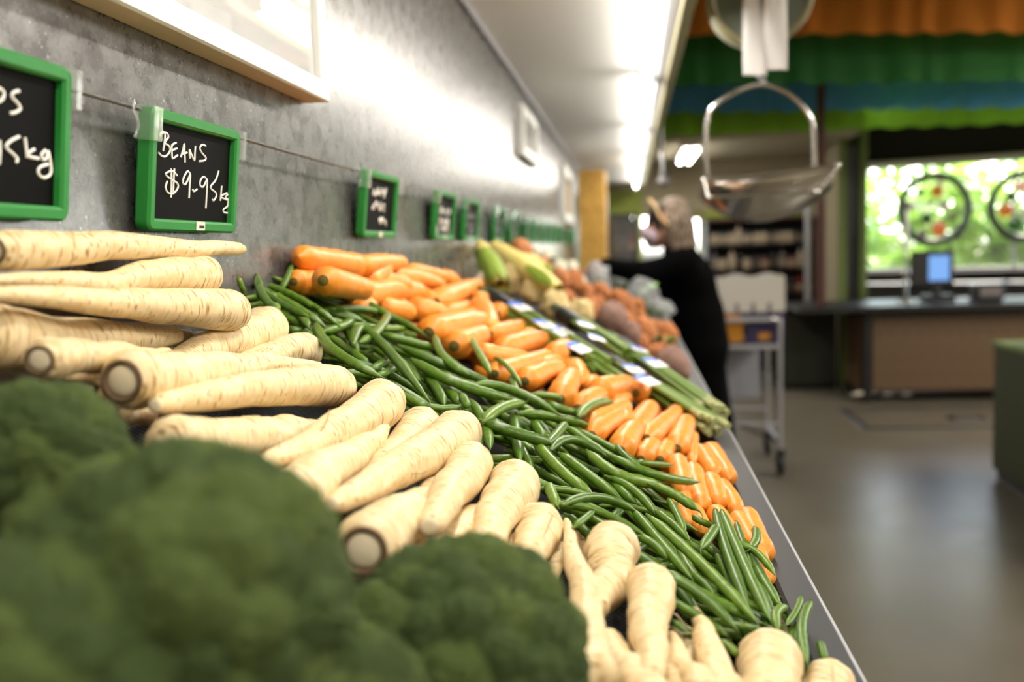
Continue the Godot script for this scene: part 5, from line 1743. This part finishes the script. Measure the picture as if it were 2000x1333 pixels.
# ============================================================ bodies: tapered capsules joined smoothly, meshed as surface nets
func blob(bones: Array, cell: float, k: float) -> Array:
	var lo := Vector3.INF
	var hi := -Vector3.INF
	for b in bones:
		var r: float = maxf(b[2], b[3]) + k + cell * 2
		lo = lo.min(b[0].min(b[1]) - Vector3.ONE * r)
		hi = hi.max(b[0].max(b[1]) + Vector3.ONE * r)
	var n := Vector3i(((hi - lo) / cell).ceil()) + Vector3i.ONE
	var f := PackedFloat32Array()
	f.resize(n.x * n.y * n.z)
	f.fill(1.0)
	for b in bones:
		var A: Vector3 = b[0]
		var B: Vector3 = b[1]
		var ab := B - A
		var l2 := maxf(ab.length_squared(), 1e-9)
		var reach: float = maxf(b[2], b[3]) + k + cell * 2
		var i0 := Vector3i(((A.min(B) - Vector3.ONE * reach - lo) / cell).floor()).clamp(Vector3i.ZERO, n - Vector3i.ONE)
		var i1 := Vector3i(((A.max(B) + Vector3.ONE * reach - lo) / cell).ceil()).clamp(Vector3i.ZERO, n - Vector3i.ONE)
		for z in range(i0.z, i1.z + 1):
			for y in range(i0.y, i1.y + 1):
				var row := (z * n.y + y) * n.x
				for x in range(i0.x, i1.x + 1):
					var p := lo + Vector3(x, y, z) * cell
					var t := clampf((p - A).dot(ab) / l2, 0, 1)
					var d := p.distance_to(A + ab * t) - lerpf(b[2], b[3], t)
					var e := f[row + x]
					var h := maxf(k - absf(d - e), 0.0) / k
					f[row + x] = minf(d, e) - h * h * k * 0.25
	var pts := PackedVector3Array()
	var at := PackedInt32Array()
	at.resize(f.size())
	at.fill(-1)
	var off := [0, 1, n.x, n.x + 1, n.x * n.y, n.x * n.y + 1, n.x * n.y + n.x, n.x * n.y + n.x + 1]
	var edges := [[0, 1], [2, 3], [4, 5], [6, 7], [0, 2], [1, 3], [4, 6], [5, 7], [0, 4], [1, 5], [2, 6], [3, 7]]
	for z in n.z - 1:
		for y in n.y - 1:
			var row := (z * n.y + y) * n.x
			for x in n.x - 1:
				var i := row + x
				var inside := 0
				for o in off:
					if f[i + o] < 0:
						inside += 1
				if inside == 0 or inside == 8:
					continue
				var s := Vector3.ZERO
				var c := 0
				for e in edges:
					var a := f[i + off[e[0]]]
					var b := f[i + off[e[1]]]
					if (a < 0) != (b < 0):
						var t := a / (a - b)
						var pa := Vector3(e[0] & 1, (e[0] >> 1) & 1, e[0] >> 2)
						var pb := Vector3(e[1] & 1, (e[1] >> 1) & 1, e[1] >> 2)
						s += pa.lerp(pb, t)
						c += 1
				at[i] = pts.size()
				pts.append(lo + (Vector3(x, y, z) + s / c) * cell)
	var ix := PackedInt32Array()
	var step := [1, n.x, n.x * n.y]
	for z in range(1, n.z - 1):
		for y in range(1, n.y - 1):
			var row := (z * n.y + y) * n.x
			for x in range(1, n.x - 1):
				var i := row + x
				var neg := f[i] < 0
				for ax in 3:
					if neg == (f[i + step[ax]] < 0):
						continue
					var u: int = step[(ax + 1) % 3]
					var v: int = step[(ax + 2) % 3]
					var q := [at[i], at[i - u], at[i - u - v], at[i - v]]
					if q.has(-1):
						continue
					if neg:
						ix.append_array([q[0], q[2], q[1], q[0], q[3], q[2]])
					else:
						ix.append_array([q[0], q[1], q[2], q[0], q[2], q[3]])
	return [pts, ix]

func body_mesh(pieces: Array) -> ArrayMesh:
	var p := PackedVector3Array()
	var ix := PackedInt32Array()
	for c in pieces:
		var base := p.size()
		p.append_array(c[0])
		for i in c[1]:
			ix.append(i + base)
	var n := PackedVector3Array()
	n.resize(p.size())
	for i in range(0, ix.size(), 3):
		var c := (p[ix[i + 1]] - p[ix[i]]).cross(p[ix[i + 2]] - p[ix[i]])
		for j in 3:
			n[ix[i + j]] -= c
	for i in n.size():
		n[i] = n[i].normalized()
	return raw_mesh(p, n, PackedVector2Array(), ix)

func hand_bones(w: Vector3, dir: Vector3, down: Vector3) -> Array:     # wrist, the way the hand points, the way the fingers curl
	var side := dir.cross(down).normalized()
	var out := []
	var palm := w + dir * 0.085
	for i in 4:
		var o := side * (0.027 - 0.018 * i)
		out.append([w + dir * 0.02 + o * 0.6, palm + o, 0.015, 0.012])
		var l: float = [0.036, 0.042, 0.039, 0.030][i]
		var k1 := palm + o + (dir * 0.85 + down * 0.5).normalized() * l
		var k2 := k1 + (dir * 0.25 + down).normalized() * l * 0.7
		out.append([palm + o, k1, 0.0095, 0.0088])
		out.append([k1, k2, 0.0088, 0.0078])
		out.append([k2, k2 + (down - dir * 0.3).normalized() * l * 0.55, 0.0078, 0.0066])
	var th := w + dir * 0.03 + side * 0.032
	var t1 := th + (dir * 0.7 + side * 0.6 + down * 0.3).normalized() * 0.038
	out.append([w + dir * 0.02 + side * 0.012, th, 0.016, 0.013])
	out.append([th, t1, 0.0125, 0.0105])
	out.append([t1, t1 + (dir * 0.7 + down * 0.7).normalized() * 0.030, 0.0105, 0.0085])
	return out

func shopper() -> void:
	var o := Vector3(0.34, 0, -4.62)
	var t := thing("person", "person in black with a grey bob and pale mask reaching across the stand", "person", o)
	var P := func(x: float, y: float, z: float) -> Vector3: return Vector3(x, y, z) - Vector3(o.x, 0, 0)
	# joints: x to the wall is negative; z is measured from the person's middle
	var pel: Vector3 = P.call(0.345, 0.88, 0)
	var waist: Vector3 = P.call(0.325, 1.02, 0)
	var chest: Vector3 = P.call(0.285, 1.20, 0)
	var neck: Vector3 = P.call(0.238, 1.345, 0)
	var head: Vector3 = P.call(0.172, 1.475, 0)
	var shr: Vector3 = P.call(0.250, 1.285, 0.165)
	var shl: Vector3 = P.call(0.250, 1.285, -0.165)
	var elr: Vector3 = P.call(0.055, 1.245, 0.20)
	var wrr: Vector3 = P.call(-0.115, 1.285, 0.13)
	var ell: Vector3 = P.call(0.150, 1.075, -0.20)
	var wrl: Vector3 = P.call(-0.02, 1.13, -0.15)
	var hipr: Vector3 = P.call(0.350, 0.86, 0.09)
	var hipl: Vector3 = P.call(0.355, 0.86, -0.09)
	var knr: Vector3 = P.call(0.375, 0.47, 0.10)
	var knl: Vector3 = P.call(0.430, 0.47, -0.09)
	var anr: Vector3 = P.call(0.420, 0.09, 0.11)
	var anl: Vector3 = P.call(0.500, 0.10, -0.09)
	var torso := func(g: float) -> Array:
		return [[pel, waist, 0.118 + g, 0.110 + g], [waist, chest, 0.110 + g, 0.112 + g], [chest + Vector3(0, 0, 0.06), shr, 0.095 + g, 0.058 + g], [chest + Vector3(0, 0, -0.06), shl, 0.095 + g, 0.058 + g], [chest, neck, 0.09 + g, 0.058 + g],
			[pel + Vector3(0, 0, 0.07), waist + Vector3(0, 0, 0.06), 0.10 + g, 0.09 + g], [pel + Vector3(0, 0, -0.07), waist + Vector3(0, 0, -0.06), 0.10 + g, 0.09 + g]]
	var arms := func(g: float) -> Array:
		return [[shr, elr, 0.052 + g, 0.042 + g], [elr, wrr, 0.040 + g, 0.027 + g], [shl, ell, 0.052 + g, 0.042 + g], [ell, wrl, 0.040 + g, 0.027 + g]]
	var legs := func(g: float) -> Array:
		return [[hipr, knr, 0.088 + g, 0.058 + g], [knr, anr, 0.056 + g, 0.038 + g], [hipl, knl, 0.088 + g, 0.058 + g], [knl, anl, 0.056 + g, 0.038 + g], [pel, hipr, 0.10 + g, 0.095 + g], [pel, hipl, 0.10 + g, 0.095 + g]]
	var skull := [[head + Vector3(0.012, 0.022, 0), head + Vector3(0.012, 0.022, 0), 0.086, 0.086], [head + Vector3(-0.02, 0.01, 0), head + Vector3(-0.042, -0.075, 0), 0.070, 0.040], [head + Vector3(-0.03, -0.04, 0.02), head + Vector3(-0.03, -0.04, -0.02), 0.052, 0.052],
		[head + Vector3(-0.078, -0.005, 0), head + Vector3(-0.104, -0.030, 0), 0.010, 0.013], [head + Vector3(0.012, -0.012, 0.078), head + Vector3(0.008, -0.036, 0.080), 0.016, 0.010], [head + Vector3(0.012, -0.012, -0.078), head + Vector3(0.008, -0.036, -0.080), 0.016, 0.010],
		[head + Vector3(0.02, -0.04, 0), neck, 0.056, 0.056]]
	var body := torso.call(0.0) as Array
	body.append_array(arms.call(0.0))
	body.append_array(legs.call(0.0))
	body.append([neck, head + Vector3(0.02, -0.05, 0), 0.056, 0.055])
	part("body", body_mesh([blob(body, 0.02, 0.03), blob(skull, 0.008, 0.018), blob(hand_bones(wrr, Vector3(-0.95, -0.1, 0.05).normalized(), Vector3(-0.1, -1, 0).normalized()), 0.004, 0.006), blob(hand_bones(wrl, Vector3(-0.9, -0.3, 0.1).normalized(), Vector3(-0.3, -1, 0).normalized()), 0.004, 0.006)]), mats["skin"], t)
	var sw := torso.call(0.016) as Array
	sw.append_array(arms.call(0.014))
	sw.append([neck + Vector3(0.01, -0.03, 0), neck + Vector3(0.0, 0.012, 0), 0.075, 0.066])
	part("jumper", body_mesh([blob(sw, 0.018, 0.035)]), mats["knit black"], t)
	part("trousers", body_mesh([blob(legs.call(0.014), 0.018, 0.03)]), mats["trousers"], t)
	for a in [anr, anl]:
		part("shoe", body_mesh([blob([[a + Vector3(0.02, -0.045, 0), a + Vector3(-0.15, -0.062, 0), 0.042, 0.030], [a, a + Vector3(0.02, -0.04, 0), 0.045, 0.045]], 0.01, 0.02)]), mats["black"], t)
	# a grey bob that hangs over the ear and neck, a dark fringe in front, a pale band between
	var hair := [[head + Vector3(0.045, 0.050, 0), head + Vector3(0.06, -0.02, 0), 0.088, 0.086], [head + Vector3(0.055, -0.01, 0.045), head + Vector3(0.075, -0.105, 0.045), 0.062, 0.040], [head + Vector3(0.055, -0.01, -0.045), head + Vector3(0.075, -0.105, -0.045), 0.062, 0.040], [head + Vector3(0.075, -0.03, 0), head + Vector3(0.112, -0.095, 0), 0.066, 0.048], [head + Vector3(0.02, 0.0, 0.066), head + Vector3(0.045, -0.11, 0.066), 0.034, 0.024]]
	part("hair", body_mesh([blob(hair, 0.009, 0.03)]), mats["hair"], t)
	part("fringe", body_mesh([blob([[head + Vector3(-0.030, 0.070, 0.03), head + Vector3(-0.072, 0.015, 0.04), 0.040, 0.018], [head + Vector3(-0.030, 0.070, -0.03), head + Vector3(-0.072, 0.015, -0.04), 0.040, 0.018], [head + Vector3(-0.03, 0.055, 0.055), head + Vector3(-0.035, -0.02, 0.072), 0.032, 0.014]], 0.008, 0.02)]), mats["fringe"], t)
	part("hair_band", mb().sweep(smooth_line([head + Vector3(-0.072, 0.125, 0.02), head + Vector3(-0.045, 0.085, 0.075), head + Vector3(-0.022, 0.035, 0.097), head + Vector3(0.015, -0.002, 0.106)], 6), 0.0085, 8).done(), mats["hair band"], t)
	part("mask", body_mesh([blob([[head + Vector3(-0.082, -0.035, 0), head + Vector3(-0.066, -0.085, 0), 0.040, 0.030], [head + Vector3(-0.055, -0.05, 0.04), head + Vector3(-0.055, -0.05, -0.04), 0.036, 0.036]], 0.008, 0.02)]), mats["mask"], t)

# ============================================================ trolley and its carton
func trolley() -> void:
	var t := thing("steel_trolley", "grey steel stock trolley on black castors behind the shopper", "trolley", Vector3(0.63, 0, -5.75))
	for x in [-0.225, 0.225]:
		for z in [-0.26, 0.26]:
			var front: bool = z > 0
			part("upright", mb().rod(Vector3(x, 0.16, z), Vector3(x, 0.93 if front else 0.80, z), 0.0135, 12).done(), mats["brushed steel"], t)
			var c := part("castor", mb().box(Vector3(x, 0.135, z), Vector3(0.05, 0.05, 0.05), 0.006).box(Vector3(x - 0.022, 0.085, z), Vector3(0.006, 0.09, 0.03), 0.002).box(Vector3(x + 0.022, 0.085, z), Vector3(0.006, 0.09, 0.03), 0.002).done(), mats["charcoal"], t)
			part("wheel", mb().lathe(Vector3(x, 0.064, z), [[0.0, -0.016], [0.05, -0.016], [0.062, -0.010], [0.062, 0.010], [0.05, 0.016], [0.0, 0.016]], 24, Basis(Vector3.BACK, PI / 2)).done(), mats["black"], c)
	part("handle", mb().sweep(smooth_line([Vector3(-0.225, 0.925, 0.26), Vector3(0.19, 0.925, 0.26), Vector3(0.222, 0.915, 0.26), Vector3(0.227, 0.88, 0.26)], 5), 0.014, 12).done(), mats["brushed steel"], t)
	part("end_ball", mb().ball(Vector3(0.19, 0.925, 0.266), 0.021).done(), mats["chrome"], t)
	part("top_tray", mb().box(Vector3(0, 0.765, 0), Vector3(0.44, 0.024, 0.54), 0.004).done(), mats["brushed steel"], t)
	part("back_panel", mb().box(Vector3(-0.02, 0.56, -0.262), Vector3(0.40, 0.36, 0.006), 0.002).done(), mats["pale steel"], t)
	for z in [-0.26, 0.26]:
		part("low_rail", mb().rod(Vector3(-0.225, 0.31, z), Vector3(0.225, 0.31, z), 0.011, 10).done(), mats["brushed steel"], t)
	for x in [-0.225, 0.225]:
		part("side_rail", mb().rod(Vector3(x, 0.20, -0.26), Vector3(x, 0.20, 0.26), 0.011, 10).done(), mats["brushed steel"], t)
	part("brace", mb().rod(Vector3(-0.225, 0.32, -0.26), Vector3(0.225, 0.20, 0.26), 0.009, 10).done(), mats["painted steel"], t)
	# carton on the tray
	t = thing("fruit_carton", "white and purple fruit carton with a yellow emblem on the trolley", "carton", Vector3(0.655, 0.778, -5.73))
	part("body", mb().box(Vector3(0, 0.11, 0), Vector3(0.47, 0.215, 0.38), 0.003).done(), mats["carton purple"], t)
	var out := PackedVector2Array([Vector2(-0.236, 0.19), Vector2(0.236, 0.19)])
	for i in 33:
		var x := 0.236 - 0.472 * i / 32.0
		out.append(Vector2(x, 0.395 + 0.010 * cos(x * 32.0)))
	for z in [-0.193, 0.193]:
		part("flap", mb().slab(Vector3(0, 0, z), out, 0.005).done(), mats["carton white"], t)
	for x in [-0.236, 0.236]:
		part("side_flap", mb().box(Vector3(x, 0.292, 0), Vector3(0.005, 0.2, 0.38), 0.001).done(), mats["carton white"], t)
	for i in 4:
		part("slot", mb().box(Vector3(-0.13 + 0.093 * i, 0.215, 0.1955), Vector3(0.022, 0.055, 0.004), 0.001).done(), mats["jar grey"], t)
	var dome := PackedVector2Array()
	for i in 25:
		var a := PI * i / 24
		dome.append(Vector2(cos(a) * 0.10, 0.085 + sin(a) * 0.10))
	dome.append_array(PackedVector2Array([Vector2(-0.085, 0.05), Vector2(-0.06, 0.012), Vector2(0.06, 0.012), Vector2(0.085, 0.05)]))
	var em := part("emblem", mb().slab(Vector3(-0.075, 0, 0.1925), dome, 0.002).done(), mats["carton yellow"], t)
	for s in [-1, 1]:
		part("emblem_bar", mb().box(Vector3(-0.075 + s * 0.085, 0.085, 0.194), Vector3(0.03, 0.07, 0.002), 0.0008).done(), mats["black"], em)
	part("small_print", mb().box(Vector3(0.12, 0.045, 0.1925), Vector3(0.07, 0.04, 0.002), 0.0008).done(), mats["carton yellow"], t)

# ============================================================ hanging scale
func hanging_scale() -> void:
	var z := -2.7
	var L := at_z(1374, 356, z)
	var R := at_z(1630, 326, z)
	var top := at_z(1486, 166, z)
	var o := (L + R) / 2
	var t := thing("hanging_scale", "hanging grocer's scale with a chrome pan, hoop and round dial", "scale", o)
	# hoop
	var hoop := []
	for q in [[1382, 345], [1379, 300], [1381, 232], [1398, 205], [1440, 178], [1486, 166], [1530, 178], [1565, 205], [1586, 240], [1590, 290], [1590, 328]]:
		hoop.append(at_z(q[0], q[1], z) - o)
	part("hoop", mb().sweep(smooth_line(hoop, 5), 0.0068, 10, true, 0.55).done(), mats["chrome"], t)
	# pan: a deep trough of thin sheet
	var ax := (R - L).normalized()
	var lng := L.distance_to(R)
	var fwd := Vector3(0, 0, 1)
	var side := (fwd - ax * fwd.dot(ax)).normalized()
	var f := func(u: float, v: float):
		var s: float = v
		var k: float = pow(maxf(0.0, sin(PI * clampf(s * 0.84 + 0.06, 0.0, 1.0))), 0.62)
		var w := u * 2.0
		var outer := w <= 1.0
		var a: float = PI * (w if outer else 2.0 - w)
		var th := 0.0 if outer else 0.0022
		return L - o + ax * lng * s + side * (cos(a) * (0.125 * (0.55 + 0.45 * k) - th) - 0.09) + Vector3.DOWN * (sin(a) * (0.124 * k + 0.006 - th) + (th if not outer else 0.0))
	part("pan", grid_mesh(48, 28, f), mats["chrome"], t)
	var rim := [L - o + side * 0.035, R - o + side * 0.035]
	part("rim_wire", mb().rod(rim[0], rim[1], 0.008, 10).done(), mats["chrome"], t)
	var c0 := at_z(1384, 386, z + 0.10) - o
	var c1 := at_z(1596, 376, z + 0.10) - o
	var cr := part("cradle_wire", mb().rod(c0, c1, 0.0042, 10).rod(rim[0], c0, 0.0042, 8).rod(rim[1], c1, 0.0042, 8).done(), mats["chrome"], t)
	for p in [rim[0], rim[1], c0, c1]:
		part("end_ball", mb().ball(p, 0.0095).done(), mats["chrome"], cr)
	part("hook", mb().sweep(smooth_line([top - o, top - o + Vector3(0.008, 0.012, 0), top - o + Vector3(-0.006, 0.022, 0), top - o + Vector3(0, 0.06, 0), top - o + Vector3(0, 0.12, 0)], 5), 0.005, 8).done(), mats["brushed steel"], t)
	# dial
	var c := at_z(1482, -8, z) - o
	var face := Basis(Vector3.RIGHT, PI / 2)
	var dl := part("dial", mb().lathe(c, [[0.0, -0.045], [0.125, -0.045], [0.142, -0.035], [0.145, 0.03], [0.138, 0.045], [0.126, 0.045], [0.122, 0.034]], 48, face).done(), mats["dial rim"], t)
	part("face", mb().lathe(c, [[0.124, 0.032], [0.0, 0.034]], 40, face).done(), mats["dial face"], dl)
	part("glass", mb().lathe(c, [[0.124, 0.040], [0.0, 0.042]], 40, face).done(), mats["pane"], dl)
	part("hanger", mb().rod(c + Vector3(0, 0.14, 0), Vector3(c.x, 3.3 - o.y, c.z), 0.008, 8).done(), mats["brushed steel"], t)
	# paper bags that hang in front of the dial
	var n := 0
	for q in [[1466, 146, 1450, 40, "white paper bag hanging in front of the scale dial, left and longer one"], [1508, 137, 1512, 38, "white paper bag hanging in front of the scale dial, right and shorter one"]]:
		var b := at_z(q[0] + 22, q[1], z + 0.09)
		var w: float = q[3] * 0.52 * 2.61 / FOCAL
		var hgt := 0.33
		var g := func(u: float, v: float):
			var e: float = u * TAU
			var s := signf(cos(e)) * pow(absf(cos(e)), 0.35)
			var d := signf(sin(e)) * pow(absf(sin(e)), 0.6)
			return Vector3(s * w * (1.0 + 0.12 * v), v * hgt - 0.004 * s, d * (0.006 + 0.006 * v) + 0.010 * sin(v * 5.0 + s * 1.5))
		var bag := thing("paper_bag", q[4], "paper bag", b + Vector3(-0.018 if n == 0 else -0.022, 0, 0.012 * n), "paper bags on the scale")
		part("sheet", grid_mesh(40, 14, g), mats["paper"], bag)
		part("fold", mb().box(Vector3(w * 0.3, hgt * 0.5, 0.012), Vector3(0.004, hgt * 0.9, 0.002), 0.0008).done(), mats["paper"], bag)
		n += 1
	# a second, distant one
	var fz := -6.3
	var h := at_z(1299, 352, fz)
	t = thing("hanging_hook", "small dark and white fitting hanging on a thin rod above the shopper", "hook", h)
	part("rod", mb().rod(Vector3(-0.015, 0.03, 0), Vector3(-0.03, 3.3 - h.y, 0), 0.008, 8).done(), mats["brushed steel"], t)
	part("cap", mb().ball(Vector3(0.004, 0.026, 0), 0.036, Vector3(1, 0.9, 1)).done(), mats["black"], t)
	part("cup", mb().ball(Vector3(-0.008, -0.012, 0.012), 0.040, Vector3(1.1, 0.9, 1)).done(), mats["jar grey"], t)
